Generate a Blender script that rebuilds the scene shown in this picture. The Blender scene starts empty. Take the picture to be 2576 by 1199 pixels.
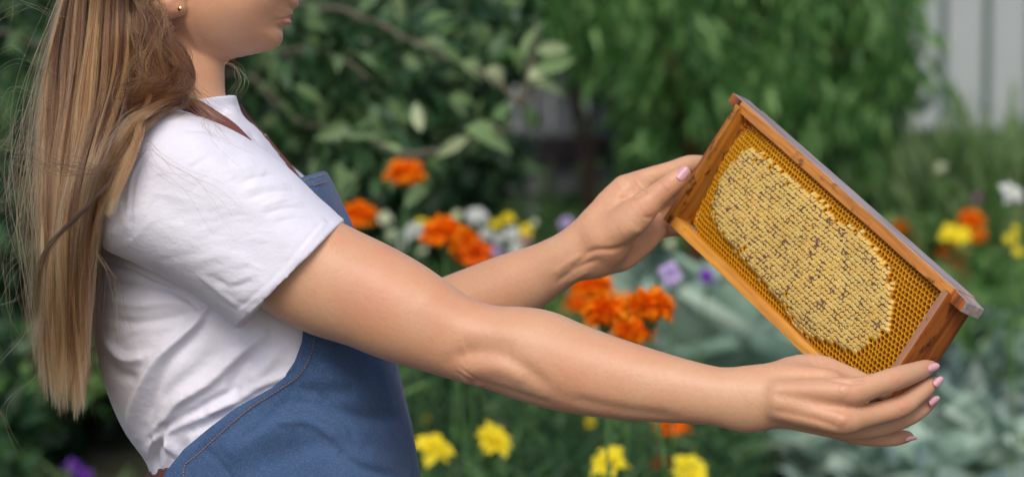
import bpy, math, random
import numpy as np
import openvdb
from mathutils import Vector, Matrix

random.seed(7)
rng = np.random.default_rng(7)
C = bpy.context.scene.collection

# ------------------------------------------------------------------ camera
DEG = math.radians
PITCH = DEG(7.0)
CAM = np.array([0.0, 0.0, 1.68])
FOC = 2576 / 0.95 * 3.2            # focal length in units of the photograph measured 2576 wide
FW = np.array([0, math.cos(PITCH), -math.sin(PITCH)])
UP = np.array([0, math.sin(PITCH), math.cos(PITCH)])
cam = bpy.data.cameras.new('camera')
cam.sensor_width = 36
cam.lens = 36 / 0.95 * 3.2
cam.clip_start = 0.1
cam.clip_end = 300
cam.dof.use_dof = True
cam.dof.focus_distance = 3.17
cam.dof.aperture_fstop = 6.2
co = bpy.data.objects.new('camera', cam)
co.location = CAM
co.rotation_euler = (DEG(90) - PITCH, 0, 0)
C.objects.link(co)
S = bpy.context.scene
S.camera = co

# ------------------------------------------------------------------ light
wd = bpy.data.worlds.new('World')
S.world = wd
wd.use_nodes = True
nt = wd.node_tree
bg = nt.nodes['Background']
sky = nt.nodes.new('ShaderNodeTexSky')
sky.sky_type = 'NISHITA'
sky.sun_disc = False
SUN_EL, SUN_AZ = DEG(47), DEG(184)     # azimuth clockwise from +Y
sky.sun_elevation = SUN_EL
sky.sun_rotation = SUN_AZ
sky.air_density = 1.0
sky.dust_density = 3.0
nt.links.new(sky.outputs[0], bg.inputs[0])
bg.inputs[1].default_value = 0.12
sd = bpy.data.lights.new('sun', 'SUN')
sd.energy = 1.5
sd.angle = DEG(28)
sd.color = (1.0, 0.93, 0.84)
so = bpy.data.objects.new('sun', sd)
sv = Vector((math.sin(SUN_AZ) * math.cos(SUN_EL), math.cos(SUN_AZ) * math.cos(SUN_EL), math.sin(SUN_EL)))
so.rotation_euler = sv.to_track_quat('Z', 'Y').to_euler()
C.objects.link(so)
S.view_settings.view_transform = 'Standard'
S.view_settings.look = 'None'
S.view_settings.gamma = 1
S.view_settings.use_curve_mapping = False
S.view_settings.exposure = 0.3
S.render.engine = 'CYCLES'
S.cycles.use_denoising = True
S.cycles.max_bounces = 8
S.cycles.transparent_max_bounces = 8

# ------------------------------------------------------------------ helpers
def pc(x, y, d):
    """photo position + distance -> metres right, up, forward of the camera"""
    return np.array([(x - 1288) / FOC * d, (599.5 - y) / FOC * d, d])

def c2w(p):
    p = np.asarray(p, float)
    return CAM + p[..., 0:1] * np.array([1., 0, 0]) + p[..., 1:2] * UP + p[..., 2:3] * FW

def at(x, y, d):
    return c2w(pc(x, y, d))

def smooth(me):
    me.polygons.foreach_set('use_smooth', [True] * len(me.polygons))

def mesh_obj(name, V, F, mats, parent=None, midx=None, sm=True, origin=None):
    V = np.asarray(V, float)
    me = bpy.data.meshes.new(name)
    o = None
    if parent is not None:
        V = V - np.array(parent.matrix_world.translation if origin is None else origin)
    elif origin is not None:
        V = V - np.array(origin)
    if isinstance(F, np.ndarray) and F.ndim == 2:
        n = len(F); k = F.shape[1]
        me.vertices.add(len(V)); me.vertices.foreach_set('co', V.astype(np.float32).ravel())
        me.loops.add(n * k); me.loops.foreach_set('vertex_index', F.astype(np.int32).ravel())
        me.polygons.add(n); me.polygons.foreach_set('loop_start', np.arange(0, n * k, k, dtype=np.int32))
        me.update(calc_edges=True)
    else:
        me.from_pydata([tuple(v) for v in V], [], [tuple(f) for f in F])
    for m in (mats if isinstance(mats, (list, tuple)) else [mats]):
        me.materials.append(m)
    if midx is not None:
        me.polygons.foreach_set('material_index', np.asarray(midx, np.int32))
    if sm:
        smooth(me)
    me.update()
    o = bpy.data.objects.new(name, me)
    C.objects.link(o)
    if parent is not None:
        o.parent = parent
    elif origin is not None:
        o.location = origin
    return o

def empty(name, loc, label, cat, group=None):
    o = bpy.data.objects.new(name, None)
    o.location = loc
    C.objects.link(o)
    o['label'] = label
    o['category'] = cat
    if group:
        o['group'] = group
    o.matrix_world = Matrix.Translation(loc)
    return o

def tag(o, label, cat, group=None, kind=None):
    if label: o['label'] = label
    if cat: o['category'] = cat
    if group: o['group'] = group
    if kind: o['kind'] = kind
    return o

def attr(o, name, vals, typ='FLOAT', dom='POINT'):
    a = o.data.attributes.new(name, typ, dom)
    if typ == 'FLOAT':
        a.data.foreach_set('value', np.asarray(vals, np.float32))
    else:
        a.data.foreach_set('color', np.asarray(vals, np.float32).ravel())

# ------------------------------------------------------------------ materials
class N:
    def __init__(s, name):
        s.m = bpy.data.materials.new(name); s.m.use_nodes = True
        s.t = s.m.node_tree; s.b = s.t.nodes['Principled BSDF']
    def n(s, typ, **k):
        x = s.t.nodes.new(typ)
        for a, v in k.items():
            setattr(x, a, v)
        return x
    def l(s, a, b): s.t.links.new(a, b)
    def set(s, **k):
        for a, v in k.items():
            s.b.inputs[a.replace('_', ' ')].default_value = v
    def coord(s, out='Object', scale=(1, 1, 1)):
        c = s.n('ShaderNodeTexCoord'); m = s.n('ShaderNodeMapping'); m.inputs['Scale'].default_value = scale
        s.l(c.outputs[out], m.inputs[0]); return m.outputs[0]
    def noise(s, vec, scale, detail=4, rough=.6):
        x = s.n('ShaderNodeTexNoise'); x.inputs['Scale'].default_value = scale
        x.inputs['Detail'].default_value = detail; x.inputs['Roughness'].default_value = rough
        s.l(vec, x.inputs['Vector']); return x.outputs['Fac']
    def ramp(s, fac, stops):
        r = s.n('ShaderNodeValToRGB'); e = r.color_ramp.elements
        while len(e) < len(stops): e.new(.5)
        for i, (p, c) in enumerate(stops):
            e[i].position = p; e[i].color = (*c, 1) if len(c) == 3 else c
        s.l(fac, r.inputs[0]); return r.outputs[0]
    def mix(s, fac, a, b, blend='MIX'):
        x = s.n('ShaderNodeMix', data_type='RGBA', blend_type=blend)
        for sock, v in ((x.inputs[0], fac), (x.inputs[6], a), (x.inputs[7], b)):
            if hasattr(v, 'links'): s.l(v, sock)
            elif isinstance(v, (int, float)): sock.default_value = v
            else: sock.default_value = (*v, 1) if len(v) == 3 else v
        return x.outputs[2]
    def attr(s, name):
        a = s.n('ShaderNodeAttribute'); a.attribute_name = name; return a
    def bump(s, h, strength, dist=.001, prev=None):
        b = s.n('ShaderNodeBump'); b.inputs['Strength'].default_value = strength; b.inputs['Distance'].default_value = dist
        s.l(h, b.inputs['Height'])
        if prev is not None: s.l(prev, b.inputs['Normal'])
        s.l(b.outputs[0], s.b.inputs['Normal']); return b.outputs[0]
    def base(s, c):
        if hasattr(c, 'links'): s.l(c, s.b.inputs['Base Color'])
        else: s.b.inputs['Base Color'].default_value = (*c, 1)

def skin_mat():
    k = N('skin'); v = k.coord()
    n1 = k.noise(v, 13, 5, .62); n2 = k.noise(v, 260, 3)
    base = k.mix(k.ramp(n1, [(.35, (0, 0, 0)), (.7, (1, 1, 1))]), (.61, .355, .212), (.60, .29, .165))
    base = k.mix(k.attr('red').outputs['Fac'], base, (.56, .20, .15))
    base = k.mix(k.attr('lip').outputs['Fac'], base, (.50, .18, .17))
    base = k.mix(k.ramp(n2, [(.4, (0, 0, 0)), (.9, (.35, .35, .35))]), base, (.50, .25, .15))
    k.base(base)
    k.set(Roughness=.46, Subsurface_Weight=.14, Subsurface_Scale=.006, Specular_IOR_Level=.45)
    k.b.inputs['Subsurface Radius'].default_value = (1, .35, .15)
    k.b.inputs['Sheen Weight'].default_value = .12
    k.b.inputs['Sheen Roughness'].default_value = .4
    b = k.bump(n2, .5, .0007)
    b = k.bump(k.noise(k.coord(scale=(1, 1, 1)), 90, 4), .25, .0012, b)
    k.bump(k.noise(v, 900, 2), .25, .0003, b)
    return k.m

def cloth_mat(name, col, col2, weave=1500, rough=.9):
    k = N(name); v = k.coord()
    n1 = k.noise(v, 14, 4); n2 = k.noise(v, weave, 2); n3 = k.noise(v, 130, 5, .7)
    k.base(k.mix(n1, col, col2))
    k.set(Roughness=rough, Specular_IOR_Level=.15)
    k.b.inputs['Sheen Weight'].default_value = .15
    b = k.bump(k.noise(k.coord(scale=(1, 1, 1.6)), 38, 5, .6), .35, .004)
    b = k.bump(n3, .45, .0014, b)
    k.bump(n2, .3, .0004, b)
    return k.m

def denim_mat():
    k = N('denim'); v = k.coord()
    a = k.noise(k.coord(scale=(300, 300, 1400)), 1, 3, .7)
    c = k.noise(k.coord(scale=(1500, 1500, 260)), 1, 2, .7)
    m = k.mix(.5, a, c)
    n1 = k.noise(v, 7, 4)
    base = k.mix(k.ramp(n1, [(.3, (0, 0, 0)), (.75, (1, 1, 1))]), (.028, .062, .150), (.060, .112, .225))
    base = k.mix(k.ramp(m, [(.47, (0, 0, 0)), (.62, (.55, .55, .55))]), base, (.105, .175, .31))
    k.base(base)
    k.set(Roughness=.88, Specular_IOR_Level=.15)
    k.b.inputs['Sheen Weight'].default_value = .1
    b = k.bump(m, .45, .0008)
    k.bump(k.noise(v, 60, 4), .3, .0015, b)
    return k.m

def simple(name, col, rough=.5, metal=0, spec=.5, noise=0, col2=None, ns=20, bump=0, bd=.001):
    k = N(name)
    if col2 is not None:
        k.base(k.mix(k.noise(k.coord(), ns, 5), col, col2))
    else:
        k.base(col)
    k.set(Roughness=rough, Metallic=metal, Specular_IOR_Level=spec)
    if bump:
        k.bump(k.noise(k.coord(), ns * 6, 4), bump, bd)
    return k.m

def leaf_mat(name, c1, c2, c3, trans=.35, rough=.5, spec=.4):
    k = N(name)
    oi = k.n('ShaderNodeObjectInfo')
    ra = k.attr('tint')
    f = k.n('ShaderNodeMath', operation='ADD'); k.l(oi.outputs['Random'], f.inputs[0]); k.l(ra.outputs['Fac'], f.inputs[1])
    w = k.n('ShaderNodeMath', operation='FRACT'); k.l(f.outputs[0], w.inputs[0])
    col = k.ramp(w.outputs[0], [(0, c1), (.55, c2), (.99, c3)])
    k.base(col)
    k.set(Roughness=rough, Specular_IOR_Level=spec)
    tr = k.n('ShaderNodeBsdfTranslucent'); k.l(col, tr.inputs[0])
    mx = k.n('ShaderNodeMixShader'); mx.inputs[0].default_value = trans
    k.l(k.b.outputs[0], mx.inputs[1]); k.l(tr.outputs[0], mx.inputs[2])
    k.l(mx.outputs[0], k.t.nodes['Material Output'].inputs[0])
    return k.m

M = {}
M['skin'] = skin_mat()
M['shirt'] = cloth_mat('white_jersey', (.735, .73, .82), (.68, .675, .78))
M['denim'] = denim_mat()
M['thread'] = simple('orange_thread', (.42, .20, .08), .8)
M['leather'] = simple('brown_leather', (.17, .05, .038), .55, col2=(.11, .035, .03), ns=40, bump=.3)
M['metal'] = simple('brass', (.75, .68, .5), .25, 1)
M['gold'] = simple('gold', (.9, .65, .3), .2, 1)
M['nail'] = simple('nail_polish', (.62, .33, .38), .22, spec=.6)
M['trousers'] = cloth_mat('dark_trousers', (.05, .055, .07), (.04, .04, .055))
M['shoe'] = simple('shoe_leather', (.05, .035, .03), .5)

# ------------------------------------------------------------------ implicit surfaces
def catmull(pts, sub=4):
    pts = np.asarray(pts, float); n = len(pts); out = []
    for i in range(n - 1):
        p0 = pts[max(i - 1, 0)]; p1 = pts[i]; p2 = pts[i + 1]; p3 = pts[min(i + 2, n - 1)]
        for j in range(sub):
            t = j / sub
            out.append(.5 * (2 * p1 + (p2 - p0) * t + (2 * p0 - 5 * p1 + 4 * p2 - p3) * t * t + (3 * p1 - p0 - 3 * p2 + p3) * t ** 3))
    out.append(pts[-1])
    return np.array(out)

class Chain:
    """smooth tapered limb through stations (x, y, r, d); kz flattens it in depth"""
    def __init__(s, st, kz=1.0, sub=3, op='u', k=.004, grow=0.0):
        st = np.asarray(st, float)
        st = catmull(st, sub) if sub > 1 else st
        s.c = np.array([pc(a, b, d) for a, b, r, d in st]); s.r = st[:, 2] / FOC * st[:, 3] + grow
        s.kz = kz; s.op = op; s.k = k
        m = s.r.max()
        s.lo = s.c.min(0) - m; s.hi = s.c.max(0) + m
    def f(s, P):
        sc = np.array([1, 1, 1 / s.kz], np.float32)
        Q = P * sc; c = (s.c * sc).astype(np.float32); best = None
        for i in range(len(c) - 1):
            ab = c[i + 1] - c[i]; L = float(ab @ ab) + 1e-12
            q = Q - c[i]
            t = np.clip((q @ ab) / L, 0, 1)
            q -= t[..., None] * ab
            d = np.sqrt(np.einsum('...i,...i->...', q, q)) - (s.r[i] + t * (s.r[i + 1] - s.r[i]))
            best = d if best is None else np.minimum(best, d)
        return best * min(1, (s.kz + 1) / 2)

class Ell:
    def __init__(s, x, y, d, rx, ry, rz, rot=0, op='u', k=.004):
        s.c = pc(x, y, d).astype(np.float32); sc = d / FOC
        s.r = np.array([rx * sc, ry * sc, rz], np.float32); s.rot = rot; s.op = op; s.k = k
        m = s.r.max(); s.lo = s.c - m; s.hi = s.c + m
    def f(s, P):
        q = P - s.c
        if s.rot:
            ca, sa = math.cos(s.rot), math.sin(s.rot)
            q = np.stack([q[..., 0] * ca - q[..., 1] * sa, q[..., 0] * sa + q[..., 1] * ca, q[..., 2]], -1)
        e = q / s.r
        k0 = np.sqrt((e ** 2).sum(-1)) + 1e-9
        k1 = np.sqrt(((e / s.r) ** 2).sum(-1)) + 1e-9
        return k0 * (k0 - 1) / k1

class Cut:
    """a shape trimmed by a plane given in the picture at its own distance"""
    def __init__(s, p, d, x0, y0, x1, y1):
        s.p = p; s.lo, s.hi, s.op, s.k = p.lo, p.hi, p.op, p.k
        a, b = pc(x0, y0, d)[:2], pc(x1, y1, d)[:2]; e = (b - a) / np.linalg.norm(b - a); s.n = np.array([-e[1], e[0]]); s.a = a
    def f(s, P): return np.maximum(s.p.f(P), ((P[..., :2] - s.a) @ s.n)).astype(np.float32)
GS = 3.0
def poly_sdf(poly, X, Y):
    poly = np.asarray(poly, float); n = len(poly)
    d = np.full(X.shape, 1e9); ins = np.zeros(X.shape, bool)
    for i in range(n):
        ax, ay = poly[i]; bx, by = poly[(i + 1) % n]
        ex, ey = bx - ax, by - ay
        t = np.clip(((X - ax) * ex + (Y - ay) * ey) / (ex * ex + ey * ey + 1e-9), 0, 1)
        d = np.minimum(d, (X - ax - t * ex) ** 2 + (Y - ay - t * ey) ** 2)
        if ay != by:
            c = ((ay > Y) != (by > Y)) & (X < (bx - ax) * (Y - ay) / (by - ay) + ax)
            ins ^= c
    d = np.sqrt(d)
    return np.where(ins, -d, d)

def blur(a, n):
    for _ in range(n):
        p = np.pad(a, 1, mode='edge')
        a = (p[:-2, 1:-1] + p[2:, 1:-1] + 2 * a) / 4
        p = np.pad(a, 1, mode='edge')
        a = (p[1:-1, :-2] + p[1:-1, 2:] + 2 * a) / 4
    return a

class Field2:
    def __init__(s, x0, x1, y0, y1, gs=GS):
        s.x0, s.y0, s.gs = x0, y0, gs
        s.X, s.Y = np.meshgrid(np.arange(x0, x1, gs), np.arange(y0, y1, gs))
    def samp(s, A, x, y):
        fx = np.clip((x - s.x0) / s.gs, 0, A.shape[1] - 1.001); fy = np.clip((y - s.y0) / s.gs, 0, A.shape[0] - 1.001)
        i = fx.astype(int); j = fy.astype(int); a = fx - i; b = fy - j
        return (A[j, i] * (1 - a) * (1 - b) + A[j, i + 1] * a * (1 - b) + A[j + 1, i] * (1 - a) * b + A[j + 1, i + 1] * a * b)

class Inflate:
    """closed outline given a rounded thickness about the plane at distance d"""
    def __init__(s, poly, d, W, R, op='u', k=.004, sub=4, wmap=None, nb=4, extra=0., cut=None, hfun=None, margin=60):
        pl = catmull(list(poly) + [poly[0]], sub)[:-1] if sub > 1 else np.asarray(poly, float)
        s.d = d; s.op = op; s.k = k; s.sc = d / FOC; s.cut = cut
        lo = pl.min(0) - margin; hi = pl.max(0) + margin
        s.g = Field2(lo[0], hi[0], lo[1], hi[1])
        s.t = poly_sdf(pl, s.g.X, s.g.Y)
        if hfun is None:
            e = np.clip(-s.t / R, 0, 1)
            ww = W if wmap is None else W * wmap(s.g.X, s.g.Y)
            h = np.sqrt(np.clip(1 - (1 - e) ** 2, 0, 1)) * ww
            hb = blur(h, nb); m = np.clip(-s.t / 14, 0, 1)
            s.H = h * (1 - m) + hb * m
            s.H = np.where(s.t < 0, s.H, 0)
        else:
            s.H = hfun(s.g.X, s.g.Y) + extra
        s.flat = hfun is not None
        gy, gx = np.gradient(s.H, s.g.gs * s.sc)
        s.G = np.minimum(np.sqrt(1 + gx ** 2 + gy ** 2), 6)
        w = s.H.max() + .004
        s.lo = np.array([(lo[0] - 1288) * s.sc, (599.5 - hi[1]) * s.sc, d - w]); s.hi = np.array([(hi[0] - 1288) * s.sc, (599.5 - lo[1]) * s.sc, d + w])
    def half(s, x, y): return s.g.samp(s.H, x, y)
    def f(s, P):
        x = P[..., 0] / s.sc + 1288; y = 599.5 - P[..., 1] / s.sc
        t = s.g.samp(s.t, x, y) * s.sc; H = s.g.samp(s.H, x, y); G = s.g.samp(s.G, x, y)
        a = np.abs(P[..., 2] - s.d)
        if s.flat:
            r = np.maximum(t, (a - H) / np.minimum(G, 3))
        else:
            u = a - H
            r = np.where(t < 0, np.maximum(t, u / (1 + (G - 1) * np.exp(-np.maximum(u, 0) / .005))), np.sqrt(a * a + t * t))
        if s.cut is not None:
            r = np.maximum(r, s.cut(x, y) * s.sc)
        return r.astype(np.float32)

def march(prims, vox, name='m'):
    lo = np.min([p.lo for p in prims if p.op == 'u'], 0) - 4 * vox
    hi = np.max([p.hi for p in prims if p.op == 'u'], 0) + 4 * vox
    B = 8; bs = B * vox
    n = np.ceil((hi - lo) / bs).astype(int)
    idx = np.stack(np.meshgrid(*[np.arange(k) for k in n], indexing='ij'), -1).reshape(-1, 3)
    cen = (lo + (idx + .5) * bs).astype(np.float32)
    R = bs * .87 + 2 * vox
    def comb(D, d, p):
        if p.op == 'u':
            h = np.clip(.5 + .5 * (D - d) / p.k, 0, 1)
            return D + (d - D) * h - p.k * h * (1 - h)
        d = -d; h = np.clip(.5 - .5 * (D - d) / p.k, 0, 1)
        return D + (d - D) * h + p.k * h * (1 - h)
    Dc = np.full(len(cen), .2, np.float32)
    near = []
    for p in prims:
        bd = np.linalg.norm(np.maximum(np.maximum(p.lo - cen, cen - p.hi), 0), axis=1)
        sel = np.where(bd < R * 2 + p.k)[0]; near.append(sel)
        if len(sel):
            Dc[sel] = comb(Dc[sel], p.f(cen[sel]), p)
    keep = np.abs(Dc) < R * 1.9 + .004
    kid = np.where(keep)[0]; inv = -np.ones(len(cen), int); inv[kid] = np.arange(len(kid))
    off = (np.stack(np.meshgrid(*[np.arange(B)] * 3, indexing='ij'), -1).reshape(-1, 3) * vox).astype(np.float32)
    base = (lo + idx[kid] * bs).astype(np.float32)
    D = np.full((len(kid), B ** 3), .05, np.float32)
    for p, sel in zip(prims, near):
        s2 = inv[sel]; s2 = s2[s2 >= 0]
        for a in range(0, len(s2), 1500):
            q = s2[a:a + 1500]
            D[q] = comb(D[q], p.f(base[q][:, None, :] + off[None]), p)
    g = openvdb.FloatGrid(.05)
    # inside blocks far from the surface must be solid
    solid = np.where(~keep & (Dc < 0))[0]
    full = np.full((B, B, B), -.05, np.float32)
    for k in solid:
        g.fill(tuple(int(v) for v in idx[k] * B), tuple(int(v) for v in idx[k] * B + B - 1), -.05, True)
    for r, k in enumerate(kid):
        g.copyFromArray(D[r].reshape(B, B, B), ijk=tuple(int(v) for v in idx[k] * B))
    V, Q = g.convertToQuads(0.0)
    V = V * vox + lo
    return V.astype(float), Q.astype(int)[:, ::-1]

def relax(V, Q, it=3, lam=.5):
    E = np.concatenate([Q[:, [0, 1]], Q[:, [1, 2]], Q[:, [2, 3]], Q[:, [3, 0]]])
    a = np.concatenate([E[:, 0], E[:, 1]]); b = np.concatenate([E[:, 1], E[:, 0]])
    cnt = np.bincount(a, minlength=len(V))[:, None] + 1e-9
    for _ in range(it):
        for sg in (lam, -lam * 1.03):
            S_ = np.stack([np.bincount(a, V[b, k], len(V)) for k in range(3)], 1) / cnt
            V = V + sg * (S_ - V)
    return V

def normals(V, Q):
    n = np.cross(V[Q[:, 2]] - V[Q[:, 0]], V[Q[:, 3]] - V[Q[:, 1]])
    N_ = np.zeros_like(V)
    for k in range(4):
        for c in range(3):
            N_[:, c] += np.bincount(Q[:, k], n[:, c], len(V))
    return N_ / (np.linalg.norm(N_, axis=1, keepdims=True) + 1e-12)

def strokes(V, Q, st, zlim=None):
    """push the surface in and out along soft strokes: (points, half width, height in mm)"""
    Nn = normals(V, Q)
    if (Nn[:, 2] * (V[:, 2] - V[:, 2].mean())).sum() < 0: Nn = -Nn; 
    x = V[:, 0] / V[:, 2] * FOC + 1288; y = 599.5 - V[:, 1] / V[:, 2] * FOC
    h = np.zeros(len(V))
    for s_ in st:
        pts, wd_, amp = s_[:3]
        pl = catmull(pts, 5) if len(pts) > 2 else np.array(pts, float)
        m = (x > pl[:, 0].min() - 3 * wd_) & (x < pl[:, 0].max() + 3 * wd_) & (y > pl[:, 1].min() - 3 * wd_) & (y < pl[:, 1].max() + 3 * wd_)
        if len(s_) > 3: m &= (V[:, 2] < s_[4])
        ids = np.where(m)[0]
        if not len(ids): continue
        X, Y = x[ids], y[ids]; best = np.full(len(ids), 1e9); tt = np.zeros(len(ids)); n = len(pl) - 1
        for i in range(n):
            e = pl[i + 1] - pl[i]; t = np.clip(((X - pl[i, 0]) * e[0] + (Y - pl[i, 1]) * e[1]) / (e @ e + 1e-9), 0, 1)
            d = (X - pl[i, 0] - t * e[0]) ** 2 + (Y - pl[i, 1] - t * e[1]) ** 2
            u = d < best; best = np.where(u, d, best); tt = np.where(u, (i + t) / n, tt)
        taper = np.clip(np.sin(np.pi * np.clip(tt, .06, .94)) * 2.2, 0, 1)
        if len(s_) > 3: taper = taper * np.clip((s_[4] - V[ids, 2]) / .028, 0, 1) * (np.clip(-poly_sdf(catmull(SLEEVE, 2), X, Y) / 34 - .2, 0, 1) if s_[4] < 3.2 else 1)
        h[ids] += amp * .001 * np.exp(-best / (2 * (wd_ / 2) ** 2)) * taper
    fac = np.clip(-Nn[:, 2] * 1.6, 0, 1)
    return V + Nn * (h * fac)[:, None]

def pixel(V):
    return V[:, 0] / V[:, 2] * FOC + 1288, 599.5 - V[:, 1] / V[:, 2] * FOC

# ================================================================== PERSON
PB = at(430, 1199, 3.33); PB[2] = 0
person = empty('person', tuple(PB), 'woman in white T-shirt and blue denim apron holding out a honeycomb frame with both hands', 'person')

RA = [(470, 520, 120, 3.17), (640, 600, 140, 3.155), (797, 690, 146, 3.15), (918, 739, 138, 3.145), (991, 774, 133, 3.14), (1057, 806, 122, 3.135),
      (1145, 847, 107, 3.13), (1230, 871, 105, 3.125), (1303, 885, 116, 3.12), (1357, 898, 121, 3.118), (1421, 920, 116, 3.115), (1516, 945, 106, 3.11),
      (1616, 966, 95, 3.10), (1714, 983, 83, 3.09), (1834, 1001, 73, 3.08), (1890, 1005, 74, 3.078)]
LA = [(560, 520, 110, 3.52), (700, 610, 120, 3.52), (850, 710, 112, 3.50), (950, 780, 100, 3.48), (1040, 828, 97, 3.46), (1120, 800, 100, 3.45), (1213, 762, 98, 3.44),
      (1290, 722, 88, 3.43), (1365, 684, 74, 3.42), (1427, 648, 66, 3.41), (1480, 624, 65, 3.405), (1510, 606, 66, 3.40)]
HEAD = [(753, 0), (762, -28), (766, -45), (756, -62), (742, -95), (732, -130), (742, -165), (742, -230), (715, -330), (640, -420), (540, -465), (430, -460), (320, -390),
        (262, -270), (262, -130), (310, -10), (380, 85), (440, 128), (520, 150), (576, 149), (612, 143), (651, 135), (682, 127), (701, 117), (711, 101), (713, 86), (710, 74),
        (718, 67), (731, 62), (735, 54), (729, 47), (737, 38), (738, 30), (737, 25), (750, 16)]
def headw(X, Y):
    w = np.ones_like(X)
    w -= .62 * np.exp(-(((X - 765) / 38) ** 2 + ((Y + 35) / 50) ** 2))
    w -= .25 * np.exp(-(((X - 725) / 40) ** 2 + ((Y - 45) / 30) ** 2))
    w -= .28 * np.exp(-(((X - 700) / 50) ** 2 + ((Y - 110) / 40) ** 2))
    w += .10 * np.exp(-(((X - 640) / 60) ** 2 + ((Y - 10) / 50) ** 2))
    return w
prims = [
    Inflate(HEAD, 3.33, .070, 165, wmap=headw, sub=3, nb=6),
    Chain([(470, 60, 105, 3.33), (452, 140, 112, 3.33), (446, 200, 119, 3.33), (444, 245, 120, 3.33), (432, 330, 122, 3.33)], kz=.95, k=.012),
    Ell(470, 620, 3.33, 210, 380, .12, k=.02),
    Ell(440, 430, 3.33, 150, 70, .12, k=.02),
    Ell(428, -25, 3.262, 46, 78, .016, rot=.18, k=.003), Ell(446, 20, 3.262, 24, 22, .011, k=.004),
    Ell(418, -45, 3.243, 26, 50, .010, rot=.1, op='s', k=.004),
    Chain(RA, kz=.86, k=.012),
    Chain(LA, kz=.86, k=.012),
    # right hand (nearest the camera)
    Chain([(1870, 1004, 73, 3.078), (1940, 1000, 73, 3.075), (2010, 993, 72, 3.072), (2070, 990, 66, 3.07)], kz=.55, k=.012),
    Chain([(1900, 985, 50, 3.08), (1990, 948, 52, 3.09), (2055, 928, 38, 3.095), (2110, 940, 30, 3.098), (2165, 960, 26, 3.10), (2225, 985, 21, 3.10)], kz=.85, k=.012),
    Chain([(1960, 995, 40, 3.06), (2060, 990, 40, 3.052), (2128, 986, 39, 3.048), (2165, 980, 34, 3.05), (2202, 968, 30.5, 3.056), (2255, 951, 30, 3.066), (2298, 937, 26, 3.082), (2326, 926, 22, 3.094), (2343, 921, 15, 3.102)], kz=.9, k=.006),
    Chain([(1960, 1020, 40, 3.062), (2060, 1044, 38, 3.052), (2122, 1056, 37, 3.05), (2160, 1050, 31, 3.056), (2198, 1041, 29, 3.064), (2266, 1022, 28, 3.076), (2306, 994, 24, 3.088), (2334, 973, 20, 3.098), (2351, 961, 14, 3.106)], kz=.9, k=.005),
    Chain([(1970, 1038, 36, 3.07), (2060, 1064, 30, 3.066), (2110, 1075, 28, 3.068), (2160, 1078, 27, 3.078), (2225, 1069, 26, 3.092), (2290, 1045, 23, 3.10), (2326, 1023, 19, 3.108), (2348, 1007, 14, 3.114)], kz=.9, k=.005),
    Chain([(1970, 1045, 30, 3.09), (2060, 1070, 24, 3.09), (2110, 1083, 22, 3.092), (2150, 1096, 20, 3.10), (2190, 1103, 19, 3.108), (2243, 1104, 18, 3.115), (2272, 1098, 17.5, 3.12), (2286, 1097, 13, 3.122)], kz=.9, k=.005),
    # left hand
    Chain([(1490, 616, 66, 3.403), (1530, 570, 70, 3.40), (1568, 520, 66, 3.40), (1590, 500, 52, 3.40)], kz=.5, k=.014),
    Chain([(1500, 640, 50, 3.41), (1550, 628, 58, 3.42), (1600, 600, 50, 3.425), (1640, 570, 42, 3.43)], kz=.55, k=.012),
    Chain([(1520, 600, 44, 3.39), (1580, 556, 47, 3.383), (1618, 522, 39, 3.378), (1645, 497, 31, 3.376), (1678, 470, 27, 3.374), (1702, 450, 25, 3.374), (1720, 436, 18, 3.376)], kz=.9, k=.008),
    Chain([(1575, 475, 36, 3.405), (1600, 462, 31, 3.408), (1640, 446, 27, 3.412), (1690, 430, 25, 3.42), (1735, 414, 24, 3.43), (1775, 412, 20, 3.44)], kz=.9, k=.006),
    Chain([(1600, 520, 38, 3.43), (1660, 500, 26, 3.45), (1720, 480, 24, 3.46), (1770, 470, 20, 3.465)], kz=.9, k=.006),
    Chain([(1600, 560, 38, 3.435), (1655, 552, 27, 3.45), (1700, 540, 22, 3.455), (1740, 520, 19, 3.455)], kz=.9, k=.006),
    Chain([(1610, 590, 34, 3.43), (1655, 578, 24, 3.45), (1695, 576, 19, 3.464), (1738, 574, 16, 3.462), (1738, 568, 13, 3.448), (1731, 563, 11, 3.432)], kz=.9, k=.006),
]
V, Q = march(prims, .0017)
V = relax(V, Q, 4)
xs_, ys_ = pixel(V); wl = (np.clip((1870 - xs_) / 60, 0, 1) * (V[:, 2] < 3.3) + np.clip((1470 - xs_) / 60, 0, 1) * (V[:, 2] >= 3.3)) * (ys_ > 300)
def lap(V, Q, it):
    E = np.concatenate([Q[:, [0, 1]], Q[:, [1, 2]], Q[:, [2, 3]], Q[:, [3, 0]]]); a = np.concatenate([E[:, 0], E[:, 1]]); b = np.concatenate([E[:, 1], E[:, 0]]); cnt = np.bincount(a, minlength=len(V))[:, None] + 1e-9
    for _ in range(it): V = V + .6 * (np.stack([np.bincount(a, V[b, k], len(V)) for k in range(3)], 1) / cnt - V)
    return V
V = V + (lap(V, Q, 45) - V) * wl[:, None]
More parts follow.
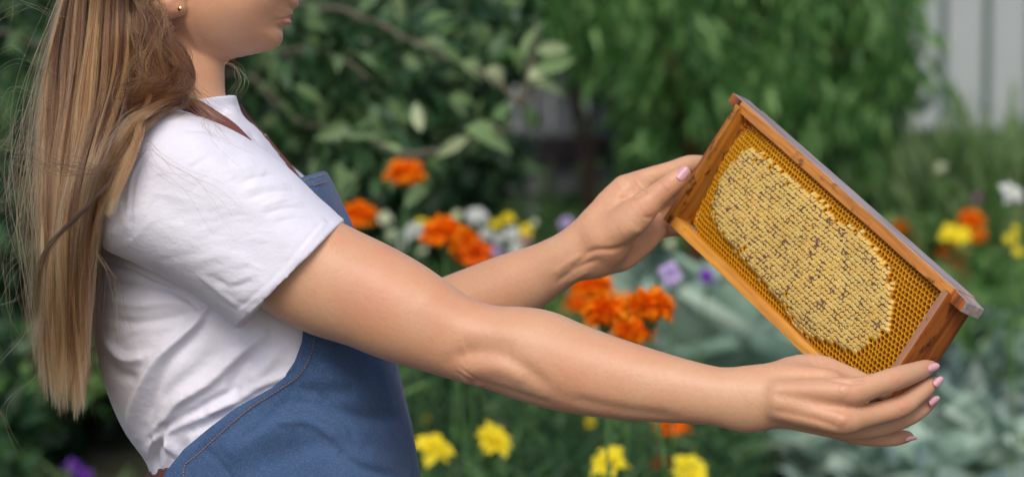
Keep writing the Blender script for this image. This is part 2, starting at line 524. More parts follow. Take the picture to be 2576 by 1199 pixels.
skin_st = [
    # elbow: hollow, fold and point
    ([(1130, 905), (1190, 890), (1250, 893), (1320, 925), (1400, 990)], 26, -2.1),
    ([(1160, 880), (1230, 868), (1300, 885)], 34, -2.2),
    ([(1150, 950), (1200, 930), (1270, 930), (1330, 965)], 30, 1.8),
    ([(1165, 955), (1185, 968), (1215, 970)], 9, 2.5), ([(1150, 935), (1175, 948), (1190, 965)], 5, -.8), ([(1160, 925), (1185, 940), (1205, 958)], 5, -.7),
    ([(1200, 962), (1280, 985), (1400, 1022)], 16, -1.4),
    ([(1430, 1000), (1560, 1030), (1700, 1048)], 22, -1.6),
    ([(1060, 730), (1140, 800), (1240, 850)], 60, 1.0),
    # back of the right hand: tendons and hollows
    ([(1880, 978), (2000, 968), (2115, 985)], 26, .7), ([(1890, 1003), (2010, 1022), (2122, 1052)], 22, 1.0), ([(1920, 1030), (2010, 1052), (2100, 1078)], 16, .6),
    ([(1930, 992), (2050, 1006), (2135, 1022)], 20, -1.3), ([(1930, 1030), (2040, 1052), (2110, 1075)], 12, -1.1),
    ([(2110, 975), (2130, 990)], 24, 1.2), ([(2112, 1050), (2128, 1062)], 22, 1.6),
    ([(2070, 945), (2100, 955), (2150, 962), (2200, 950)], 7, -2.2),
    ([(1975, 925), (2040, 925), (2090, 935)], 20, 1.0),
    ([(2245, 940), (2252, 958), (2250, 972)], 3.5, -.5), ([(2252, 938), (2260, 955), (2258, 968)], 3.5, -.5), ([(2256, 950), (2262, 955)], 14, .7),
    ([(2262, 1012), (2272, 1028), (2268, 1040)], 3.5, -.5), ([(2270, 1015), (2276, 1030)], 12, .8), ([(2300, 930), (2306, 944)], 3, -.4),
    ([(2178, 925), (2186, 935), (2190, 946)], 3, -.5), ([(2187, 925), (2195, 937)], 3, -.5),
    # left hand
    ([(1440, 672), (1490, 632), (1540, 628), (1580, 615), (1630, 575)], 10, -2.0),
    ([(1390, 690), (1440, 655), (1490, 640)], 12, 1.3), ([(1400, 712), (1450, 675), (1500, 655)], 9, -1.6), ([(1430, 712), (1480, 680)], 8, 1.1),
    ([(1560, 500), (1590, 498), (1620, 485)], 7, -1.8), ([(1600, 455), (1612, 470), (1628, 490)], 4, -1.1), ([(1630, 440), (1650, 452), (1660, 460)], 4, -.6),
    ([(1590, 452), (1580, 480)], 16, .9), ([(1666, 455), (1680, 462), (1690, 478)], 3.5, -.6), ([(1662, 462), (1674, 470), (1682, 484)], 3.5, -.5), ([(1672, 462), (1684, 476)], 10, .7),
    ([(1618, 545), (1634, 548), (1642, 540)], 6, -1.0), ([(1595, 575), (1625, 585), (1640, 560)], 12, 1.2), ([(1560, 590), (1600, 570)], 30, 1.5),
    ([(1520, 540), (1550, 500), (1572, 465)], 16, .9),
    # face
    ([(731, 46), (722, 46), (710, 48), (697, 51)], 3.5, -1.6), ([(697, 45), (692, 52), (690, 60)], 10, -.7), ([(728, 40), (714, 42)], 5, .7), ([(729, 56), (714, 58)], 6, 1.0),
    ([(715, 72), (700, 70), (688, 66)], 8, -1.2), ([(722, -5), (706, 14), (692, 34)], 16, -.4), ([(670, 0), (650, 40)], 60, .8), ([(700, 100), (690, 108)], 24, .8),
    ([(470, 45), (474, 75), (500, 118)], 16, 1.2), ([(738, 16), (730, 12), (724, 4)], 6, -1.4),
]
V = strokes(V, Q, skin_st)
xs_, ys_ = pixel(V)
V = V + (lap(V, Q, 18) - V) * (np.exp(-((xs_ - 1922) / 30) ** 2) * (V[:, 2] < 3.3) * (ys_ > 860))[:, None]
xs_, ys_ = pixel(V); V = V + (lap(V, Q, 90) - V) * (np.clip((700 - xs_) / 40, 0, 1) * np.clip((xs_ - 490) / 30, 0, 1) * np.clip((112 - ys_) / 40, 0, 1) * (V[:, 2] < 3.315))[:, None]
V = relax(V, Q, 1)
x, y = pixel(V)
red = np.zeros(len(V))
for cx, cy, r, a in [(2256, 952, 18, .35), (2270, 1024, 16, .4), (2125, 1055, 30, .2), (2130, 990, 34, .12), (2340, 925, 20, .3), (2350, 965, 20, .3), (2348, 1010, 20, .35), (2285, 1097, 22, .5),
                     (1678, 466, 16, .3), (1740, 562, 20, .6), (1725, 440, 20, .25), (1640, 545, 20, .3), (1190, 965, 22, .35), (900, 745, 80, .22), (1240, 880, 60, .1), (650, 20, 60, .14), (745, 0, 22, .3), (430, 20, 25, .25), (1600, 450, 20, .15)]:
    red = np.maximum(red, a * np.exp(-((x - cx) ** 2 + (y - cy) ** 2) / (r * r)))
lip = np.clip(-poly_sdf([(742, 25), (728, 36), (712, 44), (697, 50), (708, 58), (720, 65), (733, 66), (742, 56)], x, y) / 4, 0, 1) * (V[:, 2] < 3.45) * .8
body = mesh_obj('body', c2w(V), Q, M['skin'], person)
attr(body, 'red', red); attr(body, 'lip', lip)

# fingernails: small curved plates
def nail(x, y, d, ang, L, W, tilt, roll):
    """ang: direction of the fingertip in the picture (degrees), tilt: tip turned away, roll: plate turned about the finger"""
    a = DEG(ang); sc = d / FOC
    t = Vector((math.cos(a), math.sin(a), math.tan(DEG(tilt)))).normalized()
    n = Vector((0, 0, -1)); n = (n - t * n.dot(t)).normalized()
    s = t.cross(n).normalized()
    rr = DEG(roll); n, s = n * math.cos(rr) + s * math.sin(rr), s * math.cos(rr) - n * math.sin(rr)
    c = Vector(pc(x, y, d)); Vv = []; F = []; nu, nv = 9, 9
    for top in (0, 1):
        for i in range(nu):
            for j in range(nv):
                u = i / (nu - 1) * 2 - 1; v = j / (nv - 1) * 2 - 1
                uu = u * math.sqrt(1 - v * v * .45 * (1 if u > 0 else .8)); w = v * (1 - .10 * max(u, 0)) * math.sqrt(1 - .35 * u * u * (1 if u < 0 else .8))
                p = c + t * (uu * L * sc) + s * (w * W * sc) + n * (math.cos(w * 1.1) - 1) * W * sc * .95 + n * (.0006 * top + .0002)
                Vv.append(p)
    for top in (0, 1):
        o_ = top * nu * nv
        for i in range(nu - 1):
            for j in range(nv - 1):
                q = [o_ + i * nv + j, o_ + (i + 1) * nv + j, o_ + (i + 1) * nv + j + 1, o_ + i * nv + j + 1]
                F.append(q if top else q[::-1])
    n2 = nu * nv
    rim = [i * nv for i in range(nu)] + [(nu - 1) * nv + j for j in range(1, nv)] + [i * nv + nv - 1 for i in range(nu - 2, -1, -1)] + [j for j in range(nv - 2, 0, -1)]
    for a_, b_ in zip(rim, rim[1:] + rim[:1]):
        F.append([a_, b_, b_ + n2, a_ + n2])
    mesh_obj('fingernail', c2w(np.array([tuple(p) for p in Vv])), F, M['nail'], person)
nail(2349, 924, 3.088, 20, 17, 11, 22, -10)
nail(2361, 959, 3.094, 42, 16, 10, 20, -5)
nail(2351, 1008, 3.100, 36, 17, 10, 20, -20)
nail(2292, 1104, 3.112, 12, 16, 8, 12, -45)
nail(1717, 436, 3.3662, 48, 20, 14.5, 6, 5)

# ------------------------------------------------------------------ T-shirt
BODY = [(556, 300), (590, 268), (612, 292), (640, 315), (668, 346), (714, 405), (738, 437), (775, 478), (815, 518), (860, 572), (930, 700), (985, 880), (1005, 960), (1030, 1060),
        (1052, 1199), (1062, 1320), (1060, 1500), (420, 1500), (385, 1330), (375, 1240), (380, 1190), (362, 1148), (322, 1095), (285, 1020), (255, 925), (236, 800), (228, 640), (225, 500),
        (250, 390), (300, 315), (380, 276), (440, 262), (500, 268)]
def bodyw(X, Y):
    w = np.ones_like(X)
    w *= 1 - .30 * np.clip((340 - Y) / 110, 0, 1)
    w *= 1 - .12 * np.exp(-((Y - 1100) / 160) ** 2)
    return w
def hemcut(x, y):      # beyond the sleeve hem -> positive
    # slightly bowed line from (866,556) to (600,822)
    ex, ey = 600 - 866, 822 - 556; L = math.hypot(ex, ey)
    s_ = ((x - 866) * ex + (y - 556) * ey) / L / L
    return ((x - 866) * (-ey) - (y - 556) * (-ex)) / L * -1 - 7 * np.sin(np.clip(s_, 0, 1) * math.pi)
SLEEVE = [(395, 274), (470, 284), (540, 305), (620, 343), (690, 393), (745, 437), (790, 482), (830, 519), (868, 553), (960, 640), (1000, 760), (900, 900), (760, 940), (660, 880), (592, 822),
          (545, 783), (480, 737), (400, 692), (325, 656), (262, 625), (238, 560), (240, 470), (268, 390), (320, 310)]
sleeveO = Inflate(SLEEVE, 3.165, .074, 150, sub=3, cut=hemcut, k=.010)
sleeveI = Inflate(SLEEVE, 3.165, .0700, 150, sub=3, op='s', k=.001, cut=lambda x, y: np.maximum(np.maximum(-hemcut(x, y) - 75, 650 - y), np.maximum(y - 752, 0)))
sleeveI.t = sleeveI.t + 11.0
neckhole = Chain([(436, 150, 132, 3.33), (436, 215, 134, 3.33), (440, 262, 130, 3.33)], kz=.98, sub=1, op='s', k=.002)
torso = Inflate(BODY, 3.33, .155, 240, sub=2, wmap=bodyw, k=.004, nb=8)
lsleeve = Chain([(560, 430, 110, 3.50), (640, 500, 125, 3.51), (730, 590, 132, 3.515)], kz=.8, k=.02)
collar = Cut(Chain([(446, 236, 145, 3.33), (440, 275, 158, 3.33), (425, 330, 185, 3.33)], kz=.95, sub=1, k=.010), 3.33, 440, 268, 590, 240)
V, Q = march([sleeveO, sleeveI, torso, lsleeve, collar, neckhole,
              ], .0020)
V = relax(V, Q, 3)
shirt_st = [
    ([(384, 671), (434, 711), (500, 752)], 12, -4), ([(300, 662), (380, 700), (450, 735)], 16, 3.0),
    ([(250, 655), (300, 668), (370, 702), (450, 738), (520, 790)], 9, -5),
    ([(245, 700), (324, 721), (389, 718), (450, 735)], 13, -4.5), ([(250, 740), (330, 765), (420, 760), (480, 770)], 20, 3),
    ([(270, 800), (340, 812), (430, 800), (470, 790)], 16, -3),
    ([(518, 775), (488, 815), (438, 860), (400, 895), (370, 940), (344, 1000), (330, 1060), (340, 1100)], 15, 8),
    ([(530, 790), (499, 835), (455, 880), (425, 915), (398, 965), (375, 1025), (362, 1075)], 17, -6.5),
    ([(262, 850), (290, 885), (325, 903), (372, 893)], 15, 6), ([(262, 900), (300, 940), (340, 950)], 18, -5),
    ([(665, 838), (588, 900), (523, 960), (449, 1005), (424, 1040), (394, 1089), (369, 1129)], 16, 8.5),
    ([(560, 870), (500, 930), (440, 975), (410, 1015)], 20, -3),
    ([(640, 890), (605, 930), (590, 965), (590, 992)], 18, -9), ([(700, 880), (660, 930), (630, 960)], 20, 4),
    ([(760, 935), (700, 950), (649, 970), (593, 1005), (523, 1035), (449, 1066), (424, 1089), (436, 1125), (450, 1150)], 11, 7),
    ([(590, 985), (545, 1003), (500, 1035), (455, 1056), (420, 1075)], 10, -7), ([(512, 1012), (516, 1026), (500, 1040)], 9, -4),
    ([(420, 1060), (398, 1085), (375, 1108)], 8, -9), ([(405, 1110), (390, 1140), (395, 1175)], 9, -7), ([(400, 1090), (385, 1125), (378, 1150)], 9, 5),
    ([(470, 1090), (520, 1070), (580, 1040)], 12, -4), ([(430, 1100), (425, 1140), (415, 1180)], 10, 5), ([(470, 1110), (455, 1140), (440, 1170)], 9, -4),
    ([(500, 1080), (480, 1120)], 8, 3),
    # sleeve
    ([(466, 327), (501, 325), (551, 333), (600, 356)], 7, -2.02, 3.0, 3.150), ([(470, 345), (520, 342), (575, 355)], 11, 1.51, 3.0, 3.150), ([(390, 310), (450, 300), (520, 316), (580, 345)], 10, 1.01, 3.0, 3.150),
    ([(600, 462), (652, 444), (702, 441), (745, 452)], 10, -1.81, 3.0, 3.150), ([(610, 482), (670, 464), (740, 468)], 10, 1.31, 3.0, 3.150), ([(620, 502), (690, 480), (765, 488)], 8, -1.41, 3.0, 3.150),
    ([(655, 520), (720, 502), (790, 516)], 8, 1.21, 3.0, 3.150), ([(660, 540), (730, 522), (805, 536)], 7, -1.21, 3.0, 3.150), ([(560, 400), (620, 385), (680, 402)], 14, -1.11, 3.0, 3.150), ([(560, 430), (630, 420), (700, 425)], 12, 1.01, 3.0, 3.150),
    ([(690, 560), (750, 548), (815, 560)], 7, -0.8, 3.0, 3.150), ([(520, 600), (600, 560), (700, 570)], 26, -0.8, 3.0, 3.150), ([(480, 660), (560, 640), (640, 660)], 22, 0.8, 3.0, 3.150),
    ([(411, 350), (371, 391), (346, 431), (334, 476), (329, 540), (332, 600)], 4.5, -1.6, 3.0, 3.150), ([(402, 352), (362, 391), (337, 431), (325, 476), (320, 540)], 5, 1.2, 3.0, 3.150),
    ([(540, 700), (580, 720), (640, 705)], 12, -1.21, 3.0, 3.150), ([(500, 690), (560, 740), (600, 770)], 12, 1.31, 3.0, 3.150), ([(470, 560), (420, 500), (400, 430)], 40, -0.8, 3.0, 3.150),
    ([(826, 541), (786, 584), (701, 684), (626, 752), (592, 780)], 3.4, -.9, 3.0, 3.150), ([(834, 547), (794, 591), (709, 691), (634, 759), (596, 790)], 5, .7, 3.0, 3.150),
    ([(590, 262), (600, 285), (606, 300)], 4, -.8),
]
V = strokes(V, Q, shirt_st)
rr = np.random.default_rng(3)      # small cloth ripples: many short diagonal strokes
extra = []
for _ in range(150):
    a, b = rr.uniform(250, 740), rr.uniform(340, 1150); an = rr.normal(-.55, .45); L = rr.uniform(20, 60)
    extra.append(([(a - L * math.cos(an), b - L * math.sin(an)), (a + rr.normal(0, 5), b + rr.normal(0, 5)), (a + L * math.cos(an), b + L * math.sin(an))], rr.uniform(6, 14), rr.uniform(-.7, .7), 3.0, 3.15 if b < 620 else 3.4))
V = strokes(V, Q, extra)
V = relax(V, Q, 1)
xs_, ys_ = pixel(V); V = V + (lap(V, Q, 5) - V) * ((ys_ > 640) & (hemcut(xs_, ys_) < 400))[:, None] * np.clip((ys_ - 830) / 60, 0, 1)[:, None]
ln = catmull([(560, 312), (620, 343), (690, 393), (745, 437), (790, 482), (830, 519), (868, 556)], 4); dl = np.full(len(V), 1e9)
for q in ln: dl = np.minimum(dl, np.hypot(xs_ - q[0] - 4, ys_ - q[1] + 4))
V = V + (lap(V, Q, 26) - V) * (np.clip(2.2 - dl / 28, 0, 1) * (V[:, 2] < 3.34) * np.clip((-hemcut(xs_, ys_) - 8) / 20, 0, 1))[:, None]
shirt = mesh_obj('t_shirt', c2w(V), Q, M['shirt'], person)

# ------------------------------------------------------------------ apron
APRON = [(752, 449), (820, 429), (838, 462), (858, 505), (884, 560), (938, 700), (991, 880), (1003, 940), (1013, 985), (1034, 1070), (1056, 1199), (1075, 1330), (1090, 1600), (1095, 1900),
         (440, 1900), (446, 1400), (450, 1199), (451, 1165), (499, 1105), (564, 1051), (624, 1006), (714, 956), (741, 930), (766, 895), (783, 850), (790, 790), (785, 700), (770, 560)]
def hb(X, Y):
    h = torso.g.samp(torso.H, np.clip(X - 14, 0, 1045), np.clip(Y, 200, 1380))
    t = poly_sdf(catmull(APRON[:14] + [(300, 1900), (300, 449)], 1), X, Y)
    e = np.clip(-t / 190, 0, 1)
    ins = .165 * np.sqrt(np.clip(1 - (1 - e) ** 2, 0, 1))
    m = np.clip((Y - 1250) / 200, 0, 1)
    return np.maximum(np.minimum(h + .0035, ins + .02), ins * .93) * (1 - m) + ins * m
apr = Inflate(APRON, 3.33, 0, 1, sub=1, hfun=lambda X, Y: blur(hb(X, Y), 6), k=.001)
V, Q = march([apr], .0022)
V = relax(V, Q, 1)
V = strokes(V, Q, [([(790, 990), (860, 1030), (940, 1050), (1010, 1050)], 26, -6), ([(740, 980), (820, 985), (900, 980)], 30, -4), ([(560, 1150), (650, 1090), (760, 1060)], 50, 5),
                   ([(820, 900), (860, 960), (960, 1000)], 36, 4), ([(640, 1180), (800, 1120), (960, 1130)], 40, -3), ([(600, 1110), (680, 1050), (730, 1000)], 16, -2), ([(950, 900), (975, 1000), (1010, 1150)], 20, 4), ([(730, 1010), (800, 1020), (870, 1060), (900, 1110)], 14, -3), ([(690, 1060), (780, 1060), (850, 1110)], 16, 3), ([(850, 1130), (900, 1170), (1000, 1199)], 18, -4), ([(520, 1130), (560, 1170), (600, 1230)], 14, -2.5), ([(800, 470), (830, 520), (860, 560)], 14, -2.5), ([(778, 880), (770, 910), (742, 945), (704, 972), (640, 1012), (590, 1050), (500, 1120), (462, 1160)], 9, 1.2), ([(762, 478), (795, 470), (830, 460)], 7, -1.0)])
apron = mesh_obj('apron', c2w(V), Q, M['denim'], person)
VA = V; xa, ya = pixel(V)
front = VA[:, 2] < 3.335
def apron_depth(px, py):
    d2 = (xa - px) ** 2 + (ya - py) ** 2 + np.where(front, 0, 1e9)
    k = np.argsort(d2)[:6]
    return VA[k, 2].min()

def tube_mesh(pts, rad, ns=6, caps=True):
    pts = np.asarray(pts, float); n = len(pts); Vv = []; F = []
    rad = np.broadcast_to(rad, n)
    t = np.gradient(pts, axis=0); t /= np.linalg.norm(t, axis=1, keepdims=True) + 1e-12
    up = np.array([.13, .21, .97]) if abs(t[0] @ np.array([.13, .21, .97])) < .9 else np.array([1., 0, 0])
    a = np.cross(t[0], up); a /= np.linalg.norm(a)
    for i in range(n):
        a = a - t[i] * (a @ t[i]); a /= np.linalg.norm(a); b = np.cross(t[i], a)
        for k in range(ns):
            an = 2 * math.pi * k / ns
            Vv.append(pts[i] + rad[i] * (a * math.cos(an) + b * math.sin(an)))
    for i in range(n - 1):
        for k in range(ns):
            F.append([i * ns + k, i * ns + (k + 1) % ns, (i + 1) * ns + (k + 1) % ns, (i + 1) * ns + k])
    if caps:
        F.append(list(range(ns))[::-1]); F.append([(n - 1) * ns + k for k in range(ns)])
    return Vv, F

def join(parts):
    V_, F_ = [], []
    for v, f in parts:
        o_ = len(V_); V_ += [tuple(p) for p in v]; F_ += [[i + o_ for i in q] for q in f]
    return V_, F_

def stitches(name, line, parent, step=8.0, gap=.38, rad=.00042):
    pl = catmull(line, 12); seg = np.linalg.norm(np.diff(pl, axis=0), axis=1); cum = np.concatenate([[0], np.cumsum(seg)])
    parts = []; s_ = 0
    while s_ < cum[-1] - step:
        pts = []
        for q in (s_, s_ + step * (1 - gap) / 2, s_ + step * (1 - gap)):
            px = np.interp(q, cum, pl[:, 0]); py = np.interp(q, cum, pl[:, 1])
            pts.append(c2w(pc(px, py, apron_depth(px, py) - (.0011 if len(pts) == 1 else .0004))))
        parts.append(tube_mesh(pts, rad, 5)); s_ += step
    v, f = join(parts)
    o = mesh_obj(name, v, f, M['thread'], parent, origin=tuple(PB)); o['kind'] = 'stuff'
    return o
stitches('stitching', [(790, 855), (779, 900), (752, 943), (704, 978), (640, 1018), (590, 1057), (540, 1102), (492, 1146), (466, 1167), (461, 1199), (460, 1230)], apron)
stitches('stitching', [(764, 454), (790, 447), (818, 438)], apron, 5)
stitches('stitching', [(772, 470), (795, 464), (828, 454)], apron, 5)

def strap(name, pts, width, thick, mat, parent, widthdir=None):
    """leather strip; pts are (x, y, d), widthdir (x, y, z) in camera axes"""
    p = catmull([pc(*q) for q in pts], 6); n = len(p)
    t = np.gradient(p, axis=0); t /= np.linalg.norm(t, axis=1, keepdims=True)
    Vv = []; F = []
    for i in range(n):
        wv = np.array(widthdir, float); wv = wv - t[i] * (wv @ t[i]); wv /= np.linalg.norm(wv); nn = np.cross(t[i], wv)
        for a, b in ((-1, -1), (1, -1), (1, 1), (-1, 1)):
            Vv.append(p[i] + wv * a * width / 2 + nn * b * thick / 2)
    for i in range(n - 1):
        for k in range(4):
            F.append([i * 4 + k, i * 4 + (k + 1) % 4, i * 4 + 4 + (k + 1) % 4, i * 4 + 4 + k])
    F += [[3, 2, 1, 0], [(n - 1) * 4 + k for k in range(4)]]
    return mesh_obj(name, c2w(np.array(Vv)), F, mat, parent, sm=False)
strap('neck_strap', [(420, 235, 3.19), (460, 258, 3.178), (500, 272, 3.172), (540, 298, 3.165), (580, 325, 3.16), (620, 365, 3.16)], .0135, .002, M['leather'], person, (.55, .8, -.25))
fs = strap('neck_strap', [(598, 262, 3.40), (618, 295, 3.388), (640, 322, 3.375), (664, 346, 3.365), (684, 370, 3.36), (702, 392, 3.36), (722, 415, 3.358), (738, 436, 3.356), (762, 470, 3.35)], .009, .002, M['leather'], person, (.35, .35, .85))
v1 = [pc(662, 343, 3.352), pc(672, 356, 3.350), pc(684, 371, 3.349), pc(698, 388, 3.348)]
v2 = [pc(668, 340, 3.372), pc(678, 354, 3.372), pc(690, 369, 3.37), pc(703, 386, 3.37)]
vv, ff = join([tube_mesh(c2w(np.array(v1)), .0012, 8), tube_mesh(c2w(np.array(v2)), .0012, 8), tube_mesh(c2w(np.array([v1[0], v2[0]])), .0012, 8), tube_mesh(c2w(np.array([v1[-1], v2[-1]])), .0012, 8)])
mesh_obj('strap_buckle', vv, ff, M['metal'], fs, origin=tuple(PB))
strap('waist_strap', [(350, 1230, 3.36), (372, 1210, 3.30), (400, 1200, 3.25), (430, 1198, 3.215), (470, 1210, 3.19)], .016, .0025, M['leather'], person, (.1, 1, .1))

# trousers and shoes below the picture, so that she stands on the ground
def world_lathe(cx, cy, rows, ns=28):
    Vv = []; F = []
    for z, ox, oy, rx, ry in rows:
        for k in range(ns):
            a = 2 * math.pi * k / ns; Vv.append((cx + ox + rx * math.cos(a), cy + oy + ry * math.sin(a), z))
    for i in range(len(rows) - 1):
        for k in range(ns):
            F.append([i * ns + k, i * ns + (k + 1) % ns, (i + 1) * ns + (k + 1) % ns, (i + 1) * ns + k])
    F.append(list(range(ns))[::-1]); F.append([(len(rows) - 1) * ns + k for k in range(ns)])
    return Vv, F
bx, by = PB[0] + .09, PB[1] + .0
parts = []
for sgn in (-1, 1):
    parts.append(world_lathe(bx, by, [(.07, -.02, sgn * .08, .055, .05), (.3, -.02, sgn * .082, .06, .055), (.5, -.01, sgn * .084, .07, .06), (.75, 0, sgn * .085, .09, .08), (.92, 0, sgn * .07, .11, .085), (1.0, 0, sgn * .05, .105, .09)]))
parts.append(world_lathe(bx, by, [(.82, 0, 0, .08, .12), (.9, 0, 0, .12, .155), (1.0, 0, 0, .115, .15), (1.06, 0, 0, .11, .14)]))
vv, ff = join(parts)
mesh_obj('trousers', vv, ff, M['trousers'], person)
for sgn in (-1, 1):
    vv, ff = world_lathe(bx, by, [(.0, .03, sgn * .085, .13, .042), (.03, .03, sgn * .085, .135, .046), (.06, .0, sgn * .082, .10, .042), (.09, -.03, sgn * .08, .06, .04), (.12, -.04, sgn * .08, .045, .038)])
    mesh_obj('shoe', vv, ff, M['shoe'], person)

# ear stud
def uv_ball(c, r, nu=12, nv=8, sc=(1, 1, 1)):
    Vv = []; F = []
    for i in range(nv + 1):
        th = math.pi * i / nv
        for k in range(nu):
            a = 2 * math.pi * k / nu
            Vv.append((c[0] + r * sc[0] * math.sin(th) * math.cos(a), c[1] + r * sc[1] * math.sin(th) * math.sin(a), c[2] + r * sc[2] * math.cos(th)))
    for i in range(nv):
        for k in range(nu):
            F.append([i * nu + k, (i + 1) * nu + k, (i + 1) * nu + (k + 1) % nu, i * nu + (k + 1) % nu])
    return Vv, F
es = c2w(pc(453.5, 22, 3.247))
vv, ff = join([uv_ball(es, .0026, sc=(1, .7, 1)), tube_mesh([es + np.array([0, .0012, 0]), es + np.array([0, .008, 0])], .0008, 8)])
mesh_obj('ear_stud', vv, ff, M['gold'], person)
#@@HAIR
# ------------------------------------------------------------------ hair
GN = [  # near layer, from the back of the head to the face side
    [(300, -330, 3.27), (240, -200, 3.24), (175, -80, 3.235), (140, 40, 3.235), (116, 170, 3.23), (98, 300, 3.22), (84, 420, 3.21), (86, 560, 3.20), (98, 700, 3.20), (98, 850, 3.20), (92, 1000, 3.20)],
    [(340, -390, 3.28), (275, -230, 3.232), (212, -80, 3.225), (190, 60, 3.222), (175, 200, 3.21), (158, 330, 3.19), (140, 460, 3.17), (132, 600, 3.165), (132, 760, 3.17), (130, 900, 3.18), (125, 1040, 3.18)],
    [(390, -430, 3.29), (330, -260, 3.235), (282, -80, 3.222), (270, 60, 3.222), (255, 200, 3.19), (235, 320, 3.15), (210, 440, 3.12), (188, 580, 3.12), (178, 740, 3.13), (178, 900, 3.15), (182, 1068, 3.15)],
    [(440, -450, 3.30), (380, -280, 3.235), (340, -80, 3.225), (345, 60, 3.235), (352, 170, 3.19), (335, 270, 3.13), (296, 370, 3.085), (250, 480, 3.085), (214, 640, 3.10), (215, 830, 3.13), (225, 1055, 3.14)],
    [(490, -450, 3.31), (430, -280, 3.238), (392, -80, 3.23), (410, 50, 3.232), (470, 125, 3.225), (505, 195, 3.20), (478, 248, 3.15), (395, 292, 3.10), (310, 400, 3.078), (252, 560, 3.09), (232, 760, 3.12), (258, 915, 3.16)],
]
GF = [  # far layer
    [(300, -330, 3.38), (240, -200, 3.40), (178, -80, 3.41), (144, 40, 3.41), (124, 170, 3.41), (106, 300, 3.41), (96, 420, 3.41), (94, 560, 3.41), (104, 700, 3.41), (106, 850, 3.40), (104, 980, 3.40)],
    [(340, -390, 3.38), (275, -230, 3.42), (212, -80, 3.42), (190, 60, 3.42), (175, 200, 3.42), (160, 330, 3.42), (144, 460, 3.42), (136, 600, 3.41), (136, 760, 3.41), (136, 900, 3.40), (140, 1020, 3.40)],
    [(390, -430, 3.36), (330, -260, 3.41), (282, -80, 3.42), (262, 60, 3.41), (240, 200, 3.40), (215, 320, 3.40), (195, 440, 3.40), (182, 580, 3.40), (176, 740, 3.40), (180, 900, 3.40), (186, 1040, 3.40)],
    [(430, -450, 3.35), (370, -280, 3.41), (325, -80, 3.40), (310, 60, 3.39), (275, 200, 3.36), (240, 320, 3.35), (214, 440, 3.35), (200, 580, 3.36), (196, 740, 3.37), (204, 900, 3.38), (214, 1030, 3.38)],
    [(470, -450, 3.34), (400, -280, 3.30), (350, -80, 3.27), (370, 60, 3.262), (410, 150, 3.25), (395, 215, 3.21), (340, 270, 3.19), (275, 350, 3.18), (232, 460, 3.22), (215, 640, 3.28), (215, 830, 3.32), (225, 980, 3.33)],
]
NP_ = 30
def resamp(g):
    p = catmull(np.array(g, float), 6); sx = p[:, 0] / 2700; sy = p[:, 1] / 2700
    cum = np.concatenate([[0], np.cumsum(np.sqrt(np.diff(sx) ** 2 + np.diff(sy) ** 2 + np.diff(p[:, 2]) ** 2))])
    u = np.linspace(0, cum[-1], NP_)
    return np.stack([np.interp(u, cum, p[:, k]) for k in range(3)], 1)
gN = np.array([resamp(g) for g in GN]); gF = np.array([resamp(g) for g in GF])
def guide(s_, z):
    a = s_ * 4; i = np.clip(a.astype(int), 0, 3); f = (a - i)[:, None, None]; zz = z[:, None, None]
    return (gN[i] * (1 - f) + gN[i + 1] * f) * (1 - zz) + (gF[i] * (1 - f) + gF[i + 1] * f) * zz
hr = np.random.default_rng(11)
T = np.linspace(0, 1, NP_)
NL = 430
ls = np.clip(hr.beta(1.05, .95, NL), 0, 1); lz = hr.random(NL) ** 1.7
lf = hr.uniform(.6, 2.6, (NL, 3)); lp = hr.uniform(0, 6.28, (NL, 3)); la = hr.normal(0, 1, (NL, 3))
ltone = np.clip(hr.normal(.47, .19, NL), 0, 1); llen = 1 - np.abs(hr.normal(0, .06, NL))
NS = 21000
li = hr.integers(0, NL, NS)
spread = hr.uniform(.25, 1.2, NL)
dropn = None
s_ = np.clip(ls[li] + hr.normal(0, .016, NS) * spread[li], 0, 1); z_ = np.clip(lz[li] + hr.normal(0, .05, NS), 0, 1)
Pm = guide(s_, z_)
cl = guide(ls, lz)[li]
grip = (.25 + .5 * np.sin(T * math.pi) ** 2 * hr.uniform(.3, 1, NL)[li][:, None])[..., None]
Pm = Pm + (cl - Pm) * grip * .45
amp = np.array([9, 6, .010]) * (.12 + .9 * T[:, None])
wob = np.sin(lf[li][:, None, :] * T[None, :, None] * 6.28 + lp[li][:, None, :]) * la[li][:, None, :] * amp
Pm = Pm + wob
Pm[..., 0] += 11 * np.sin(T[None] * 11 + s_[:, None] * 7) * T[None] + 7 * np.sin(T[None] * 23 + s_[:, None] * 19 + z_[:, None] * 5) * T[None]
sfq = hr.uniform(1, 5, (NS, 1, 3)); sph = hr.uniform(0, 6.28, (NS, 1, 3))
Pm = Pm + np.sin(sfq * T[None, :, None] * 6.28 + sph) * hr.normal(0, 1, (NS, 1, 3)) * np.array([3.4, 3, .0022]) * (.2 + T[None, :, None])
fly = hr.random(NS) < .045
k = hr.normal(0, 1, (NS, 1, 3)) * np.array([30, 14, .012]) * (T[None, :, None] ** 1.5) + np.sin(sfq * .7 * T[None, :, None] * 6.28 + sph) * np.array([12, 8, .006]) * T[None, :, None]
Pm = Pm + k * fly[:, None, None]
# wind lifts the back edge of the hair to the left
bk = np.clip(1 - s_ * 5, 0, 1) * (hr.random(NS) < .05)
Pm[..., 0] -= (bk * hr.uniform(10, 120, NS))[:, None] * np.exp(-((T - hr.uniform(.5, .9, NS)[:, None]) / .22) ** 2)
Pm[..., 0] += (165 - Pm[..., 0]) * (.22 * T[None] ** 3)
